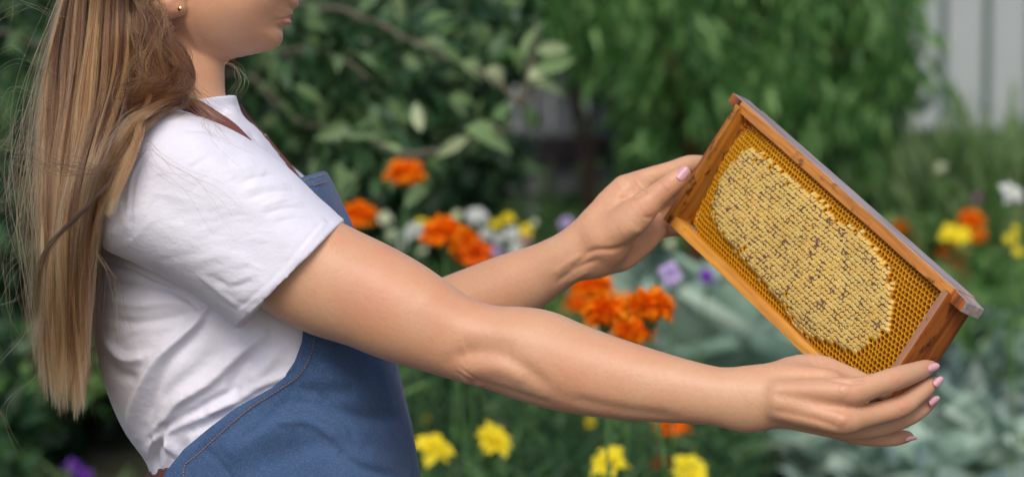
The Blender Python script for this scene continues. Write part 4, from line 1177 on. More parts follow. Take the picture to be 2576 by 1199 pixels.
for a, b, c, d in [(-.095, -.07, 0, .012), (-.07, .07, .012, .012), (.07, .095, .012, 0)]:
    v2, f2 = [(a, -c, 0), (b, -d, 0), (b, -d, 2.1), (a, -c, 2.1), (a, -c + .003, 0), (b, -d + .003, 0), (b, -d + .003, 2.1), (a, -c + .003, 2.1)], [[0, 1, 2, 3], [7, 6, 5, 4], [0, 3, 7, 4], [1, 5, 6, 2], [3, 2, 6, 7], [0, 4, 5, 1]]
    o_ = len(v); v += v2; f += [[i + o_ for i in q] for q in f2]
o = mesh_obj('sheet_panel', v, f, GREY, fence, sm=False, origin=(0, 0, 0)); me_p = o.data
n0 = -46
o.location = ((n0 + .5) * PW, 0, .10)
for i in range(n0 + 1, 24): put('sheet_panel', me_p, fence, (x2465 + (i + .5) * PW, FY, .10))
v, f = box(-.018, .018, -.004, .03, 0, 2.15)
o = mesh_obj('green_strip', v, f, DGREEN, fence, sm=False, origin=(0, 0, 0)); me_s = o.data; o.location = (n0 * PW, 0, .05)
for i in range(n0 + 1, 25): put('green_strip', me_s, fence, (x2465 + i * PW, FY, .05))
v, f = box(x2465 + n0 * PW, x2465 + 24 * PW, FY + .04, FY + .08, 0, .16); mesh_obj('base_board', v, f, RUST, fence, sm=False)
for zz in (.5, 1.7):
    v, f = box(x2465 + n0 * PW, x2465 + 24 * PW, FY + .04, FY + .075, zz, zz + .05); mesh_obj('rail', v, f, DGREEN, fence, sm=False)

# --- old wooden fence behind the beds
OLD = simple('old_grey_board', (.21, .23, .25), .9, col2=(.15, .155, .175), ns=4, bump=.3, bd=.003)
OLDD = simple('old_dark_rail', (.020, .018, .020), .9, col2=(.032, .027, .030), ns=5)
DW = 15.0; WYY = at(1288, 600, DW)[1]; xa0, xb0 = at(-900, 400, DW)[0], at(1660, 400, DW)[0]
wf = empty('wooden_fence', ((xa0 + xb0) / 2, WYY, 0), 'old wooden fence of grey upright boards with a dark low rail behind the flower bed', 'fence')
me_b = None; xx = xa0
while xx < xb0:
    w = .135
    if me_b is None:
        v, f = box(-w / 2, w / 2, -.011, .011, 0, 1.7); o = mesh_obj('board', v, f, OLD, wf, sm=False, origin=(0, 0, 0)); me_b = o.data
        o.location = (xx - wf.location[0], 0, .03)
    else:
        put('board', me_b, wf, (xx, WYY + br.uniform(-.006, .006), .03 + br.uniform(-.02, .02)), (0, br.normal(0, .004), 0))
    xx += .149
for z0, z1 in ((.20, .30), (1.35, 1.43)):
    v, f = box(xa0 - .1, xb0 + .1, WYY - .075, WYY - .018, z0, z1); mesh_obj('rail', v, f, OLDD, wf, sm=False)
for xp in (1215, 700):
    px_ = at(xp, 400, DW)[0]; v, f = box(px_ - .065, px_ + .065, WYY - .19, WYY - .08, 0, 1.75); mesh_obj('post', v, f, OLDD, wf, sm=False)

# --- trees and shrubs
def rnd_dir(n_, down=0., rng_=br, flat=1.):
    q = rng_.normal(0, 1, (n_, 3)); q[:, 2] = q[:, 2] * flat - down; return q
FLW = []      # flowers placed so far: leaves are not let in front of them
for fx, fy, fr in [(1692, 215, 24), (1702, 255, 26), (1712, 300, 28), (1728, 345, 28), (1740, 385, 26)]: FLW.append((fx, fy, fr, 10.45))
def clear(x, y, d, s=1.0):
    k_ = np.ones(len(x), bool)
    for fx, fy, fr, fd in FLW: k_ &= ~(((x - fx) ** 2 + (y - fy) ** 2 < (fr * s) ** 2) & (d < fd + .05))
    return k_
for fx, fy, fr in [(1765, 800, 85), (1890, 860, 90), (1610, 700, 60), (2420, 1110, 90), (2540, 930, 80), (1020, 443, 44), (905, 548, 42), (1113, 592, 41), (1158, 612, 38), (1192, 645, 38), (1487, 724, 42), (1456, 770, 28), (1522, 792, 48), (1572, 776, 34), (1636, 780, 50), (1597, 838, 44), (1560, 822, 34), (1706, 870, 17), (1688, 1076, 40), (1756, 1086, 24), (1662, 1182, 34), (1462, 1076, 21), (2441, 558, 30), (2458, 598, 26), (2412, 674, 25), (2266, 578, 25), (2428, 718, 21), (2370, 640, 15), (2548, 640, 14), (1090, 1120, 52), (1243, 1103, 53), (1528, 1155, 58), (1738, 1175, 52), (1072, 1047, 20), (1486, 1058, 21), (2388, 585, 32), (2424, 592, 28), (1277, 546, 21), (1246, 562, 18), (1321, 578, 19), (2545, 600, 19), (2560, 630, 16), (1200, 541, 29), (1040, 580, 34), (968, 546, 21), (1222, 586, 20), (1290, 588, 22), (2545, 484, 34), (2366, 420, 15), (1300, 625, 22), (985, 590, 16), (1062, 628, 14), (1685, 612, 14), (1686, 687, 36), (1779, 694, 27), (1424, 561, 21), (1252, 634, 19), (2463, 500, 15), (1636, 822, 12), (2520, 640, 13), (1322, 600, 14), (178, 1172, 26), (212, 1192, 22)]:
    FLW.append((fx, fy, fr, 12.0))
def keepc(x, y, d):
    rr_ = np.random.default_rng(len(x)); j = rr_.normal(0, 22, len(x))
    k_ = (x > 2800) | (x < 2265 - np.clip(y - 200, 0, 200) * .45 + j + (y < 40) * 60)
    k_ |= d < 8
    hole = (x > 1240 + j) & (x < 1600 + j) & (y > 150 + j) & (y < 560)
    return k_ & ~hole
def tree_cloud(root, blobs, n_, size, shape, mat, down, indiv, seed, cam_first=True):
    """leaves grouped in clumps; the nearest ones are objects of their own"""
    r_ = np.random.default_rng(seed); w = np.array([b[-1] for b in blobs], float); w /= w.sum()
    pick = r_.choice(len(blobs), n_, p=w); P = np.zeros((n_, 3))
    B_ = np.array([b[:6] for b in blobs], float)
    x_ = B_[pick, 0] + r_.normal(0, 1, n_) * B_[pick, 3]; y_ = B_[pick, 1] + r_.normal(0, 1, n_) * B_[pick, 4]; d_ = B_[pick, 2] + r_.normal(0, 1, n_) * B_[pick, 5]
    kk = keepc(x_, y_, d_); x_, y_, d_ = x_[kk], y_[kk], d_[kk]; n_ = len(x_)
    P = c2w(np.stack([(x_ - 1288) / FOC * d_, (599.5 - y_) / FOC * d_, d_], 1))
    nc = max(8, n_ // 26); cen = P[r_.integers(0, n_, nc)]; cdir = rnd_dir(nc, down, r_); own = r_.integers(0, nc, n_)
    P = cen[own] + (P - cen[own]) * .0 + r_.normal(0, 1, (n_, 3)) * np.array([.05, .06, .055]) * (size / .08)
    D_ = cdir[own] / np.linalg.norm(cdir[own], axis=1, keepdims=True) * 1.1 + r_.normal(0, .55, (n_, 3)); D_[:, 2] -= down * .5
    Nn = r_.normal(0, .6, (n_, 3)) + np.array([0, -.25, 1.]); sz = size * r_.uniform(.6, 1.25, n_)
    rel = P - CAM; w_ = rel @ FW
    ok = (P[:, 2] > .03) & clear(1288 + rel[:, 0] / w_ * FOC, 599.5 - (rel @ UP) / w_ * FOC, w_, 1.15); P, D_, Nn, sz = P[ok], D_[ok], Nn[ok], sz[ok]
    order = np.argsort(P[:, 1]); P, D_, Nn, sz = P[order], D_[order], Nn[order], sz[order]
    m_ = min(indiv, len(P)); tv, tf = shape
    if m_:
        step = max(1, len(P) // (3 * m_)); sel = np.arange(0, m_ * step, step); rest = np.setdiff1d(np.arange(len(P)), sel)
        me = bpy.data.meshes.new('leaf'); me.from_pydata([tuple(q) for q in tv], [], [tuple(int(i) for i in q) for q in tf]); me.materials.append(mat); smooth(me)
        R_ = frames(D_[sel], Nn[sel]); rl = root.matrix_world.translation
        for R1, p1, s1 in zip(R_, P[sel], sz[sel]):
            o = bpy.data.objects.new('leaf', me); C.objects.link(o); o.parent = root
            o.matrix_local = Matrix.Translation(Vector(p1) - rl) @ Matrix([list(q) for q in R1]).to_4x4() @ Matrix.Scale(s1, 4)
        P, D_, Nn, sz = P[rest], D_[rest], Nn[rest], sz[rest]
    return cloud('foliage', P, D_, Nn, sz, shape, mat, root, kind='stuff')

# peach-like tree, centre right
b0 = at(1745, 470, 10.6); b0[2] = 0
pt = empty('peach_tree', tuple(b0), 'leafy green tree with long drooping leaves behind the honeycomb frame', 'tree')
q0 = (b0[0] + .02, b0[1], -.05)
branch('trunk', [q0, tuple(at(1738, 380, 10.6)), tuple(at(1705, 260, 10.5)), tuple(at(1690, 150, 10.5)), tuple(at(1660, 0, 10.6)), tuple(at(1640, -200, 10.6))], .026, .014, BARK2, pt, True, .01)
for pts in ([(1700, 240, 10.5), (1800, 100, 10.4), (1960, -40, 10.4), (2150, -140, 10.4)], [(1690, 160, 10.5), (1560, 60, 10.4), (1420, -40, 10.3)], [(1740, 400, 10.6), (1880, 260, 10.5), (2060, 160, 10.4), (2200, 80, 10.3)], [(1670, 40, 10.5), (1800, -120, 10.7), (1900, -260, 10.6)]):
    branch('branch', pts, .014, .005, BARK2, pt, False, .015)
tree_cloud(pt, [(1560, 60, 10.3, 120, 90, .3, 3), (1500, 260, 10.4, 60, 70, .25, .8), (1620, 300, 10.5, 70, 90, .3, 1.5), (1820, 60, 10.4, 140, 90, .35, 3.6), (1850, 240, 10.4, 120, 80, .3, 3), (2020, 120, 10.5, 120, 90, .3, 3),
                (2060, 290, 10.6, 80, 70, .3, 1.6), (2200, 60, 10.6, 80, 70, .25, 1.3), (2230, 190, 10.6, 60, 60, .2, .9), (2330, 0, 10.5, 50, 40, .2, .4), (1440, -60, 10.2, 120, 60, .3, 1.5), (1980, -120, 10.4, 260, 80, .4, 4), (1650, 420, 10.8, 60, 50, .2, .5), (2000, 400, 10.9, 110, 60, .3, 1.1), (2290, 300, 10.8, 50, 80, .2, .3)],
           7600, .080, SH_PEACH, L_PEACH, 1.5, 280, 31)

# apple tree, upper left to centre
b1 = at(470, 500, 7.4); b1[2] = 0
at_ = empty('apple_tree', tuple(b1), 'low apple tree whose leafy branches hang behind the woman towards the middle', 'tree')
branch('trunk', [(b1[0], b1[1], -.05), tuple(at(475, 500, 7.4)), tuple(at(520, 250, 7.3)), tuple(at(560, 50, 7.2)), tuple(at(540, -200, 7.2))], .055, .035, BARK, at_, True, .01)
ABR = [[(545, 120, 7.2), (700, 20, 6.9), (880, 35, 6.7), (1040, 108, 6.6), (1230, 190, 6.5), (1310, 262, 6.5), (1345, 240, 6.5)],
       [(530, 200, 7.2), (620, 185, 7.0), (740, 300, 6.8), (900, 345, 6.6), (1010, 385, 6.45), (1060, 445, 6.4)], [(1010, 385, 6.45), (1110, 378, 6.4), (1200, 342, 6.35), (1270, 330, 6.3)],
       [(1310, 262, 6.5), (1335, 170, 6.5), (1350, 70, 6.5)], [(520, 260, 7.3), (330, 180, 7.1), (120, 120, 7.0), (-80, 60, 6.9)], [(560, 60, 7.2), (420, -60, 7.1), (250, -120, 7.0)], [(640, 190, 7.0), (720, 130, 6.8), (830, 140, 6.7), (930, 200, 6.6)]]
for pts in ABR: branch('branch', pts, .0075, .003, BARK3, at_, False, .01)
def apple_leaf(x0, y0, x1, y1, d, w=1.0, curl=0.28):
    a, b = at(x0, y0, d), at(x1, y1, d + .02); L_ = np.linalg.norm(b - a)
    key = round(w * (.7 if x0 < 1000 else 1), 1)
    if x0 < 1000: key = -key
    if key not in ALM:
        tv, tf = leaf_shape(1, .50 * abs(key), .6, curl, 7); me = bpy.data.meshes.new('leaf'); me.from_pydata([tuple(q) for q in tv], [], [tuple(int(i) for i in q) for q in tf]); me.materials.append(L_APPLE2 if key > 0 else L_APPLE); smooth(me); ALM[key] = me
    R1 = frames((b - a)[None], np.array([[br.normal(0, .5), -1.1, .8 + br.normal(0, .3)]]))[0]
    o = bpy.data.objects.new('leaf', ALM[key]); C.objects.link(o); o.parent = at_
    o.matrix_local = Matrix.Translation(Vector(a) - at_.matrix_world.translation) @ Matrix([list(q) for q in R1]).to_4x4() @ Matrix.Scale(L_, 4)
ALM = {}
L_APPLE2 = leaf_mat('apple_leaf_pale', (.08, .16, .05), (.18, .28, .11), (.42, .48, .28), .2, .5)
for q in [(1170, 325, 1300, 368, 6.3, 1), (1180, 345, 1085, 395, 6.35, .6), (1010, 385, 960, 350, 6.4, .6), (1060, 330, 1040, 250, 6.5, .7), (985, 250, 1030, 335, 6.5, .7), (1340, 210, 1430, 230, 6.5, .6), (1350, 170, 1455, 145, 6.45, .8), (1330, 200, 1390, 170, 6.45, 1.1),
          (1350, 130, 1440, 115, 6.5, .8), (1320, 150, 1350, 40, 6.5, .7), (1280, 120, 1330, 190, 6.5, .7), (1200, 60, 1215, 135, 6.45, 1.6), (1160, 160, 1230, 195, 6.5, 1.3), (1220, 175, 1275, 215, 6.5, 1.5), (1100, 120, 1190, 165, 6.5, .7), (930, 130, 1010, 215, 6.55, .7),
          (740, 215, 830, 262, 6.6, .8), (860, 200, 880, 290, 6.6, .6), (700, 250, 760, 320, 6.7, .7), (1060, 430, 1100, 480, 6.4, .6), (1075, 400, 1125, 430, 6.4, 1.0), (1000, 300, 1070, 300, 6.5, .8), (1070, 60, 1140, 20, 6.5, .8), (900, 30, 960, -20, 6.6, .8), (1000, -10, 1020, 60, 6.6, .7),
          (800, 330, 860, 400, 6.6, .8), (880, 350, 960, 330, 6.5, .7), (960, 180, 900, 120, 6.6, .8), (1130, 250, 1200, 250, 6.5, .9), (1240, 300, 1290, 250, 6.4, .8), (640, 300, 700, 380, 6.8, .8), (770, 60, 850, 80, 6.7, .8), (690, 60, 740, 120, 6.7, .8), (60, 180, 80, 280, 6.9, .8), (20, 120, 60, 60, 6.9, .8)]:
    apple_leaf(*q)
tree_cloud(at_, [(900, 60, 6.9, 150, 80, .15, 3), (820, 220, 7.0, 130, 80, .15, 3), (1060, 190, 6.8, 110, 80, .12, 2), (700, 350, 7.0, 90, 70, .15, 1.2), (960, 330, 6.7, 90, 50, .1, .8), (100, 60, 7.1, 130, 110, .2, 2), (40, 320, 7.2, 90, 120, .2, 1.2), (400, -60, 7.1, 260, 60, .2, 2), (1220, 230, 6.6, 70, 50, .08, .5), (1180, 20, 6.9, 120, 50, .15, 1)],
           1500, .062, SH_APPLE, L_APPLE, .7, 150, 33)

# dark shrubs that fill the shade behind
def shrub(name, label, x, yc, d, blobs, n_, size, shape, mat, seed, down=.3, cat='shrub'):
    b = at(x, yc, d); b[2] = 0
    e = empty(name, tuple(b), label, cat)
    top = at(x, yc, d)
    for q in range(4):
        a = br.uniform(-.25, .25); branch('stem', [(b[0] + a * .2, b[1], -.05), (b[0] + a, b[1] + br.uniform(-.1, .1), top[2] * .6), (b[0] + a * 2, b[1], top[2] * 1.05)], .018, .006, BARK, e, True, .01)
    tree_cloud(e, blobs, n_, size, shape, mat, down, 0, seed); return e
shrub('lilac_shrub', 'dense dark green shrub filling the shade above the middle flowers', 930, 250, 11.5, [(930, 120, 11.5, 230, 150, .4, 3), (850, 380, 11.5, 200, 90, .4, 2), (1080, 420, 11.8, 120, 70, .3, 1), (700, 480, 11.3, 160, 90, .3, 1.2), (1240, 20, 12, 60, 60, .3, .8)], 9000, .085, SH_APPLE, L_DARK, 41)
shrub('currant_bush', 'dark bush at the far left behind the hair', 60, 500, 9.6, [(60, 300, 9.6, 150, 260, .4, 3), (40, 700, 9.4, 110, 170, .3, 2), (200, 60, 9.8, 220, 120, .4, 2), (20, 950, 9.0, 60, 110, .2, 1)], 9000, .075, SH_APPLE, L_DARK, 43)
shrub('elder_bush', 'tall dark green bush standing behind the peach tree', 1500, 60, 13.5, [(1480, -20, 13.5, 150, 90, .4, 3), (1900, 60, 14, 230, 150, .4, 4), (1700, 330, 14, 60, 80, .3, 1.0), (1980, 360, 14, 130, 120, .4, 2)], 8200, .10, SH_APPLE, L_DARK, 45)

# low plants that nobody could count
def bed(name, label, mat, shape, n_, xr, dr, zr, size, up, seed, keep=None, clump=.18):
    r_ = np.random.default_rng(seed); nc = n_ // 60
    cx = r_.uniform(xr[0], xr[1], nc); cd = r_.uniform(dr[0], dr[1], nc); ch = r_.uniform(zr[0], zr[1], nc); own = r_.integers(0, nc, n_)
    X_ = cx[own] + r_.normal(0, clump, n_); Y_ = cd[own] + r_.normal(0, clump, n_); Z_ = ch[own] * np.clip(1 - (Y_ - 10) / 5.5, .28, 1) * np.sqrt(r_.random(n_)) * np.exp(-((X_ - cx[own]) ** 2 + (Y_ - cd[own]) ** 2) / (2 * (clump * 2.2) ** 2))
    keep = keep or (lambda x, y, Y: x > -9e9)
    if keep is not None:
        rel = np.stack([X_, Y_, Z_], 1) - CAM; w_ = rel @ FW; px_ = 1288 + rel[:, 0] / w_ * FOC; py_ = 599.5 - (rel @ UP) / w_ * FOC
        m_ = keep(px_, py_, Y_) & clear(px_, py_, w_); X_, Y_, Z_ = X_[m_], Y_[m_], Z_[m_]
    n2 = len(X_); D_ = r_.normal(0, 1, (n2, 3)); D_[:, 2] = np.abs(D_[:, 2]) * .6 + up
    o = cloud(name, np.stack([X_, Y_, Z_], 1), D_, r_.normal(0, .7, (n2, 3)) + np.array([0, -.3, 1]), size * r_.uniform(.5, 1.4, n2), shape, mat, kind='stuff')
    tag(o, label, 'plants'); return o
bed('flower_bed_foliage', 'fine green foliage of the flower bed among the orange and yellow flowers', L_BED, SH_SMALL, 70000, (-3.6, 3.6), (7.6, 14.5), (.20, .42), .055, .3, 51, keep=lambda x, y, Y: ~((x < 420) & (y > 1000)) & ~((x > 1830) & (y > 880)))
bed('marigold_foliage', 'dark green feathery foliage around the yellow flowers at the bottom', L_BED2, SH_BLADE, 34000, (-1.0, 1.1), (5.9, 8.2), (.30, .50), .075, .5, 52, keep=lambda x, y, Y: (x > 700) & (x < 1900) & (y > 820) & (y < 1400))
bed('tall_grass', 'thin pale green grass and cosmos stalks on the right below the metal fence', L_GRASS, SH_BLADE, 9000, (1.3, 3.6), (10.5, 15.0), (.12, .42), .22, 1.6, 53)
bed('bed_greens', 'mid green leafy growth on the right below the frame', L_BED, SH_SMALL, 26000, (1.0, 3.4), (8.5, 13.5), (.28, .58), .055, .4, 54, keep=lambda x, y, Y: (y > 340) & (y < 900))
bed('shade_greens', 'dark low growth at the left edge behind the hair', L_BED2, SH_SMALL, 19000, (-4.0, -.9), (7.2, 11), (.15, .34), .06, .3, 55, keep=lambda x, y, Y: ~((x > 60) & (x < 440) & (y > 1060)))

bed('tall_weeds', 'tall thin weeds and flower stalks in front of the metal fence', L_GRASS, SH_BLADE, 2600, (1.35, 3.6), (9.5, 13.5), (.50, .78), .26, 4.0, 58, keep=lambda x, y, Y: (y < 760) & (y > 330) & (x > 2050), clump=.12)
bed('leafy_weeds', 'leafy green weeds between the grass and flowers at the right', L_BED, SH_APPLE, 7000, (1.35, 3.6), (9.5, 13.5), (.40, .66), .06, .6, 59, keep=lambda x, y, Y: (y < 800) & (y > 400) & (x > 2050), clump=.10)
# single tall stalks leaning at the right
for i, (xa_, ya_, xb_, yb_, d) in enumerate([(2190, 560, 2245, 400, 11.5), (2215, 640, 2330, 330, 11.5), (2170, 620, 2200, 420, 11.4), (2360, 690, 2368, 425, 10.5), (2500, 640, 2545, 520, 9.0), (2455, 610, 2462, 510, 9.5), (1385, 520, 1392, 440, 13), (2540, 470, 2520, 330, 12)]):
    pass

# --- flowers
PET = {}
def petal_mat(name, c1, c2, tr=.25):
    k = N(name); a = k.attr('tint').outputs['Fac']; col = k.ramp(a, [(0, c1), (1, c2)]); k.base(col); k.set(Roughness=.6, Specular_IOR_Level=.25)
    t_ = k.n('ShaderNodeBsdfTranslucent'); k.l(col, t_.inputs[0]); m_ = k.n('ShaderNodeMixShader'); m_.inputs[0].default_value = tr
    k.l(k.b.outputs[0], m_.inputs[1]); k.l(t_.outputs[0], m_.inputs[2]); k.l(m_.outputs[0], k.t.nodes['Material Output'].inputs[0]); return k.m
P_OR = petal_mat('orange_petal', (.98, .215, .002), (1.0, .36, .003), .4); P_RD = petal_mat('deep_orange_petal', (.85, .14, .006), (.95, .22, .008)); P_OY = petal_mat('amber_petal', (.95, .30, .008), (.98, .45, .015), .35)
P_YE = petal_mat('yellow_petal', (.80, .62, .012), (.92, .78, .03)); P_WH = petal_mat('white_petal', (.70, .74, .70), (.82, .84, .82), .35); P_LI = petal_mat('lilac_petal', (.48, .36, .66), (.62, .52, .76), .3)
P_PU = petal_mat('purple_petal', (.13, .03, .36), (.24, .06, .52), .2); P_PK = petal_mat('magenta_petal', (.50, .11, .50), (.62, .2, .6), .2); P_CR = petal_mat('cream_petal', (.60, .68, .45), (.75, .78, .58), .3); P_PI = petal_mat('pink_petal', (.75, .40, .36), (.8, .5, .45), .3)
SH_PET = leaf_shape(1, .75, .3, .35, 3); SH_PETL = leaf_shape(1, .5, .25, .5, 4)
def pompom(R_, seed, sq=.72, n_=120, face=(0, -1, .35), jitter=.16):
    """ruffled double flower: petals radiate from the centre of a dome"""
    r_ = np.random.default_rng(seed); q = r_.normal(0, 1, (n_ * 2, 3)); q /= np.linalg.norm(q, axis=1, keepdims=True)
    q = q[:n_]; q[:, 2] = np.where(q[:, 2] < -.35, -q[:, 2], q[:, 2])
    P = q * np.array([1, 1, sq]) * R_ * r_.uniform(.3, .74, (n_, 1)); D_ = q + r_.normal(0, .25, (n_, 3)) + np.array([0, 0, .15])
    return P, D_, r_.normal(0, .5, (n_, 3)) + np.array([0, 0, 1]), R_ * r_.uniform(.4, .56, n_)
def flower(x, y, r, mat, kind, label, cat='flower', d=None, group=None, sq=.75, name=None, seed=None, petals_obj=False, lean=0.):
    real = {'pom': .034, 'tagetes': .036, 'daisy': .026, 'scab': .024, 'small': .018}[kind]
    d = d or min(real * FOC / r, 8.6 if x < 2200 else 10.5); R_ = r / FOC * d
    c = at(x, y, d); seed = seed if seed is not None else int(x * 7 + y)
    r_ = np.random.default_rng(seed)
    bx_ = c[0] + r_.normal(0, .06) + lean; by_ = c[1] + r_.normal(0, .04)
    e = empty(name or {'pom': 'marigold', 'tagetes': 'yellow_flower', 'daisy': 'garden_flower', 'scab': 'scabious', 'small': 'small_flower'}[kind], (bx_, by_, 0), label, cat, group)
    st_ = [(bx_, by_, -.02), ((bx_ * .6 + c[0] * .4), by_ * .5 + c[1] * .5, c[2] * .5), (c[0], c[1] + R_ * .2, c[2] - R_ * .35)]
    p = catmull(st_, 6); v, f = tube_mesh(p, np.linspace(.0028, .002, len(p)) * min(1, R_ / .03 + .3), 6); mesh_obj('stem', v, f, STEM, e)
    v, f = uv_ball((c[0], c[1] + R_ * .1, c[2] - R_ * .45), R_ * .3, 10, 6, (1, 1, 1.2)); mesh_obj('calyx', v, f, STEM, e)
    nl_ = 14; ti = r_.uniform(.3, .85, nl_); LP = np.array([[np.interp(t, np.linspace(0, 1, len(p)), p[:, k_]) for k_ in range(3)] for t in ti])
    cloud('foliage', LP, r_.normal(0, 1, (nl_, 3)) + np.array([0, 0, .4]), r_.normal(0, .5, (nl_, 3)) + np.array([0, 0, 1]), r_.uniform(.04, .075, nl_), SH_BLADE, L_BED, e)
    if kind == 'pom':
        P, D_, Nn, sz = pompom(R_, seed, sq, 230)
        hd = cloud('flower_head', P + c, D_, Nn, sz, SH_PET, mat, e)
        v, f = uv_ball(c, R_ * .62, 12, 8, (1, 1, sq)); hc_ = mesh_obj('petal_core', v, f, mat, hd, origin=(bx_, by_, 0)); attr(hc_, 'tint', [.1] * len(v))
    elif kind in ('tagetes', 'daisy', 'scab', 'small'):
        nlay = {'tagetes': 3, 'daisy': 3, 'scab': 4, 'small': 2}[kind]; A = np.array([0, -.75, .66]); A = A + r_.normal(0, .25, 3); A /= np.linalg.norm(A)
        u1 = np.cross(A, [0, 0, 1.]); u1 /= np.linalg.norm(u1); u2 = np.cross(A, u1)
        PP, DD, NN, SS = [], [], [], []
        for l in range(nlay):
            m_ = {'tagetes': 9, 'daisy': 12, 'scab': 12, 'small': 8}[kind]; el = (.0 + .42 * l)
            for q in range(m_):
                an = 2 * math.pi * (q + .5 * l) / m_ + r_.normal(0, .16); rad = u1 * math.cos(an) + u2 * math.sin(an)
                dr_ = rad * math.cos(el) + A * math.sin(el) + r_.normal(0, .30 if kind == 'tagetes' else .14, 3); s1 = R_ * (.92 - .17 * l) * r_.uniform(.6, 1.12)
                PP.append(c + rad * R_ * .12); DD.append(dr_); NN.append(A + r_.normal(0, .2, 3)); SS.append(s1)
        PP, DD, NN, SS = map(np.array, (PP, DD, NN, SS))
        if petals_obj:
            tv, tf = SH_PET; me = bpy.data.meshes.new('petal'); me.from_pydata([tuple(q) for q in tv], [], [tuple(int(i) for i in q) for q in tf]); me.materials.append(mat); smooth(me)
            aa_ = me.attributes.new('tint', 'FLOAT', 'POINT'); aa_.data.foreach_set('value', np.full(len(tv), r_.random(), np.float32))
            for R1, p1, s1 in zip(frames(DD, NN), PP, SS):
                o = bpy.data.objects.new('petal', me); C.objects.link(o); o.parent = e
                o.matrix_local = Matrix.Translation(Vector(p1) - e.matrix_world.translation) @ Matrix([list(q) for q in R1]).to_4x4() @ Matrix.Scale(s1, 4)
        else:
            cloud('petals', PP, DD, NN, SS, SH_PET, mat, e)
        v, f = uv_ball(c + A * R_ * .1, R_ * (.22 if kind != 'scab' else .1), 10, 6); fc_ = mesh_obj('flower_centre', v, f, {'tagetes': P_YE, 'small': P_YE, 'daisy': P_CR}.get(kind, mat), e)
        attr(fc_, 'tint', [.3] * len(v))
    return e
G1, G2, G3, G4, G5 = 'orange marigolds in the bed', 'yellow flowers along the bottom', 'white flowers in the bed', 'lilac and purple flowers in the bed', 'small yellow flowers in the bed'
OM = [(1020, 443, 44, P_OR, 'round orange marigold standing alone high up, right of the denim bib'), (905, 548, 42, P_OR, 'orange marigold half hidden by the denim bib and the arm'), (1113, 592, 41, P_OR, 'large orange marigold left of a touching group above the far forearm'),
      (1158, 612, 38, P_OR, 'orange marigold in the middle of the touching group above the far forearm'), (1192, 645, 38, P_RD, 'darker orange marigold lowest of the group touching the far forearm'), (1487, 724, 42, P_OR, 'orange marigold just under the far wrist'),
      (1456, 770, 28, P_OR, 'small orange marigold between the far forearm and the big orange cluster'), (1522, 792, 48, P_OR, 'wide orange marigold left in the big cluster above the near forearm'), (1572, 776, 34, P_OY, 'amber marigold in the middle of the big orange cluster'),
      (1636, 780, 50, P_OR, 'largest orange marigold, right end of the big cluster'), (1597, 838, 44, P_OR, 'orange marigold touching the near forearm from above'), (1560, 822, 34, P_OR, 'orange marigold squeezed low in the big cluster'), (1706, 870, 17, P_OR, 'tiny orange marigold bud right of the big cluster, by the cabbage leaf'),
      (1688, 1076, 40, P_OR, 'orange marigold hanging just below the near wrist'), (1756, 1086, 24, P_OR, 'small orange marigold right of the one below the near wrist'), (1662, 1182, 34, P_RD, 'dark orange marigold at the bottom edge between two yellow flowers'),
      (1462, 1076, 21, P_RD, 'small rusty red marigold under the near forearm'), (2441, 558, 30, P_OR, 'orange marigold above the yellow ones beyond the frame'), (2458, 598, 26, P_OY, 'amber marigold right of the yellow ones beyond the frame'), (2412, 674, 25, P_OR, 'orange marigold below the yellow ones beyond the frame'),
      (2266, 578, 25, P_OY, 'blurred amber marigold beside the right end of the top bar'), (2428, 718, 21, P_OY, 'amber marigold lowest of the flowers right of the frame'), (2370, 640, 15, P_OR, 'tiny orange flower left under the yellow ones beyond the frame'), (2548, 640, 14, P_OY, 'tiny amber flower at the right edge'),
      (2310, 618, 16, P_OY, 'small amber flower in the grass just right of the top bar'), (2404, 610, 20, P_OY, 'amber flower tucked under the bright yellow pair'), (2436, 640, 17, P_OR, 'small orange flower between the amber one and the lower orange one'), (2500, 690, 13, P_OY, 'tiny amber flower low at the right'),
      (1412, 1082, 15, P_OR, 'small orange bud left of the rusty red marigold under the forearm'), (1545, 1092, 14, P_OR, 'tiny orange bud above the middle yellow flower at the bottom'), (1598, 1118, 17, P_RD, 'small dark orange flower between the two right yellow blooms'), (1818, 1090, 15, P_OR, 'tiny orange marigold under the near wrist, rightmost'),
      (1630, 1140, 18, P_RD, 'dull orange fading marigold above the dark one at the bottom edge')]
for i, q in enumerate(OM): flower(q[0], q[1], q[2] * (1.28 if 2 <= i <= 11 else 1.12), q[3], 'pom', q[4], group=G1, cat='marigold', d=6.25 if i < 2 else None)
YF = [(1090, 1120, 52, 'yellow flower with a hanging petal beside the apron at the bottom'), (1243, 1103, 53, 'yellow flower second from the left at the bottom'), (1528, 1155, 58, 'yellow flower at the bottom below the middle of the near forearm'), (1738, 1175, 52, 'yellow flower rightmost along the bottom edge')]
for q in YF: flower(*q[:3], P_YE, 'tagetes', q[3], group=G2, petals_obj=True)
for q in [(1072, 1047, 20, 'small yellow bud flower above the leftmost yellow bloom'), (1486, 1058, 21, 'small yellow flower peeping out under the near forearm')]: flower(*q[:3], P_YE, 'small', q[3], group=G2)
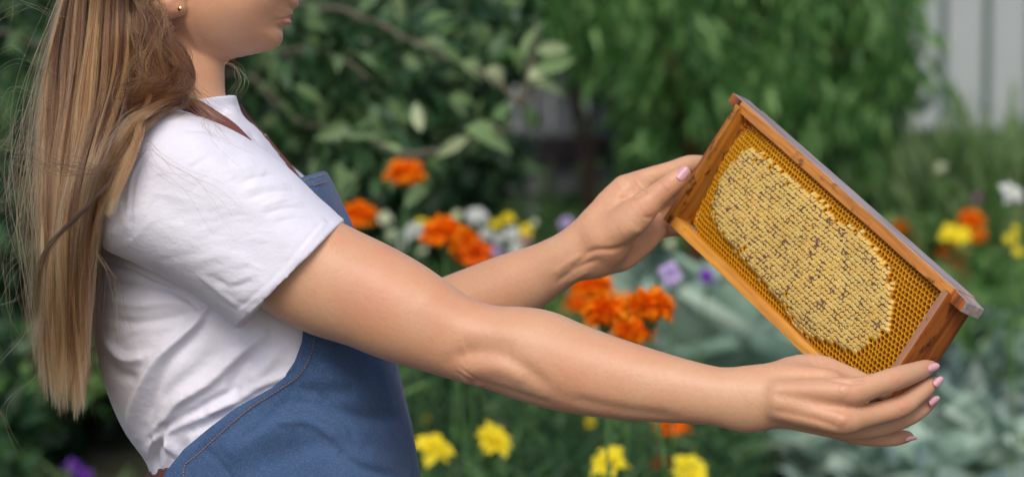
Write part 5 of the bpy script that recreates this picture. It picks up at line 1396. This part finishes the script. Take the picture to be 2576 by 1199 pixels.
for q in [(2388, 585, 32, 'bright yellow flower left of the pair beyond the frame'), (2424, 592, 28, 'bright yellow flower right of the pair beyond the frame'), (1277, 546, 21, 'yellow flower beside the tall white one in the centre'), (1246, 562, 18, 'yellow flower left among the small ones in the centre'), (1321, 578, 19, 'yellow flower right above the far forearm'), (2545, 600, 19, 'yellow flower at the right edge'), (2560, 630, 16, 'pale yellow flower at the right edge, under the other one'), (1062, 560, 15, 'small yellow flower behind the white one at the left'), (1142, 548, 13, 'tiny yellow flower above the orange group in the centre'), (2556, 575, 14, 'tiny yellow flower uppermost at the right edge')]:
    flower(*q[:3], P_YE, 'small', q[3], group=G5, d=8.6)
for q in [(1200, 541, 29, 'white flower tallest above the orange group in the centre', P_WH), (1040, 580, 34, 'white flower left of the orange group in the centre', P_WH), (968, 546, 21, 'cream flower right of the half hidden marigold', P_CR), (1222, 586, 20, 'small white flower under the tall white one', P_WH), (1290, 588, 22, 'white flower under the yellow ones in the centre', P_WH), (2545, 484, 34, 'big white flower at the right edge', P_WH), (2366, 420, 15, 'tiny white flower below the metal fence', P_CR), (1300, 625, 22, 'pale flower just above the far forearm', P_WH), (985, 590, 16, 'pale flower bud beside the white one on the left', P_CR), (1062, 628, 14, 'small cream bud under the white flower', P_CR), (1150, 540, 15, 'small cream flower just above the orange group', P_CR), (1255, 600, 17, 'white flower between the yellow and the lilac one', P_WH), (1010, 618, 14, 'small pale flower nearest the upper arm', P_WH), (1345, 560, 13, 'tiny cream flower right of the yellow ones in the centre', P_CR), (1685, 612, 14, 'small cream flower under the left corner of the frame', P_CR)]:
    flower(*q[:3], q[4], 'daisy', q[3], group=G3)
for q in [(1686, 687, 36, 'lilac flower under the left corner of the frame', P_LI), (1779, 694, 27, 'deep purple flower under the bottom bar of the frame', P_PU), (1424, 561, 21, 'pale lilac flower above the far wrist', P_LI), (1252, 634, 19, 'lilac flower beside the darker marigold', P_LI), (2463, 500, 15, 'magenta flower near the big white one', P_PK), (1636, 822, 12, 'tiny violet flower under the largest marigold', P_PU), (2520, 640, 13, 'tiny pink flower at the right', P_PI), (1322, 600, 14, 'small pink flower under the yellow one above the forearm', P_PI)]:
    flower(*q[:3], q[4], 'scab', q[3], group=G4)
for q in [(178, 1172, 26, 'violet flower spike at the bottom left beneath the hair', P_PU), (212, 1192, 22, 'violet flower at the bottom left, right of the spike', P_PU)]:
    flower(*q[:3], q[4], 'scab', q[3], group=G4, d=8.2)

# --- cabbages with big blue-green leaves
def cab_leaf(seed):
    r_ = np.random.default_rng(seed); Vv = []; F = []; nu, nv = 17, 17; ph = r_.uniform(0, 6.28, 4)
    for i in range(nu):
        for j in range(nv):
            t = i / (nu - 1); s1 = j / (nv - 1) * 2 - 1
            w = .60 * math.sin(math.pi * min(1, (t * .93 + .04)) ** .75) + .02
            rip = .035 * math.sin(7 * t + ph[0]) * s1 * s1 + .05 * math.sin(5 * s1 + ph[1]) * t * abs(s1)
            Vv.append((t, s1 * w, .22 * s1 * s1 * w + .02 * math.sin(math.pi * t) + .10 * t * t + rip * 1.3))
    for i in range(nu - 1):
        for j in range(nv - 1): F.append([i * nv + j, (i + 1) * nv + j, (i + 1) * nv + j + 1, i * nv + j + 1])
    me = bpy.data.meshes.new('leaf'); me.from_pydata(Vv, [], F); me.materials.append(L_CAB); smooth(me)
    va = me.attributes.new('vein', 'FLOAT', 'POINT'); vv_ = []
    for i in range(nu):
        for j in range(nv):
            t = i / (nu - 1); s1 = j / (nv - 1) * 2 - 1; vv_.append(.5 * max(math.exp(-(s1 / .10) ** 2), .35 * (((t * 5 - abs(s1) * 1.6) % 1) < .25)))
    va.data.foreach_set('value', np.array(vv_, np.float32)); return me
CL = [cab_leaf(s1) for s1 in range(4)]
RIB = simple('cabbage_rib', (.40, .50, .42), .6)
def cabbage(x, y, d, size, label, nleaf=14, seed=0):
    c = at(x, y, d); r_ = np.random.default_rng(seed); e = empty('cabbage', (c[0], c[1], 0), label, 'cabbage', 'cabbages in the bed')
    h = c[2]; v, f = tube_mesh([(c[0], c[1], -.03), (c[0], c[1], h * .5), (c[0], c[1], h)], [.022, .02, .018], 8); mesh_obj('stalk', v, f, RIB, e)
    size = size if x < 1800 else size * .74
    for i in range(nleaf):
        an = i * 2.4 + r_.uniform(-.2, .2); el = .35 + .85 * (i / nleaf); s1 = size * (1.2 - .45 * i / nleaf) * r_.uniform(.85, 1.1)
        D_ = np.array([math.cos(an) * math.cos(el), math.sin(an) * math.cos(el), math.sin(el)]); Nn = np.array([-math.cos(an) * math.sin(el), -math.sin(an) * math.sin(el), math.cos(el)])
        R1 = frames(D_[None], Nn[None])[0]; o = bpy.data.objects.new('leaf', CL[i % 4]); C.objects.link(o); o.parent = e
        o.matrix_local = Matrix.Translation((0, 0, h * (.6 + .4 * i / nleaf))) @ Matrix([list(q) for q in R1]).to_4x4() @ Matrix.Scale(s1, 4)
for i, q in enumerate([(1775, 880, 8.2, .33, 'blue-green cabbage with an upright round leaf right of the big orange cluster'), (1930, 880, 9.2, .25, 'cabbage just left of the near hand under the frame'), (1610, 712, 11.0, .20, 'blurred cabbage between the far wrist and the lilac flower'),
                       (1900, 850, 8.8, .33, 'cabbage with wide pale leaves directly below the bottom bar of the frame'), (2430, 880, 9.3, .26, 'cabbage right of the lower end of the frame'), (2560, 960, 8.8, .26, 'cabbage at the right edge level with the fingertips'), (2420, 1120, 8.2, .27, 'cabbage right of the little finger with a broad flat leaf'), (2140, 1190, 8.0, .27, 'cabbage at the bottom under the near hand'),
                       (1930, 1150, 8.3, .25, 'cabbage at the bottom left of the one under the near hand'), (2300, 1230, 7.7, .27, 'cabbage cut by the bottom edge at the right'), (2570, 1190, 7.8, .27, 'cabbage in the bottom right corner'), (265, 1040, 9.6, .20, 'cabbage seen between the hair tips and the T-shirt'), (1560, 790, 10.4, .2, 'cabbage hidden behind the big orange cluster'), (2240, 1000, 8.9, .24, 'cabbage behind the fingers of the near hand')]):
    cabbage(*q, seed=60 + i)
bed('meadow_grass', 'short green grass and weeds round the beds and along the fences', L_GRASS, SH_BLADE, 42000, (-7.5, 7.5), (3.5, 17.3), (.08, .20), .13, 1.3, 57, keep=lambda x, y, Y: ((x < -60) | (x > 2640) | (y > 1240) | (y < 560)), clump=.3)
bed('grey_green_leaves', 'grey-green and reddish leafy growth between the cabbages at the right', L_GREY, SH_APPLE, 13000, (.9, 2.9), (7.0, 10.2), (.16, .40), .070, .3, 56, keep=lambda x, y, Y: ((x > 2180) & (y > 760)) | ((x > 1800) & (y > 1060)))
#@@/BACK
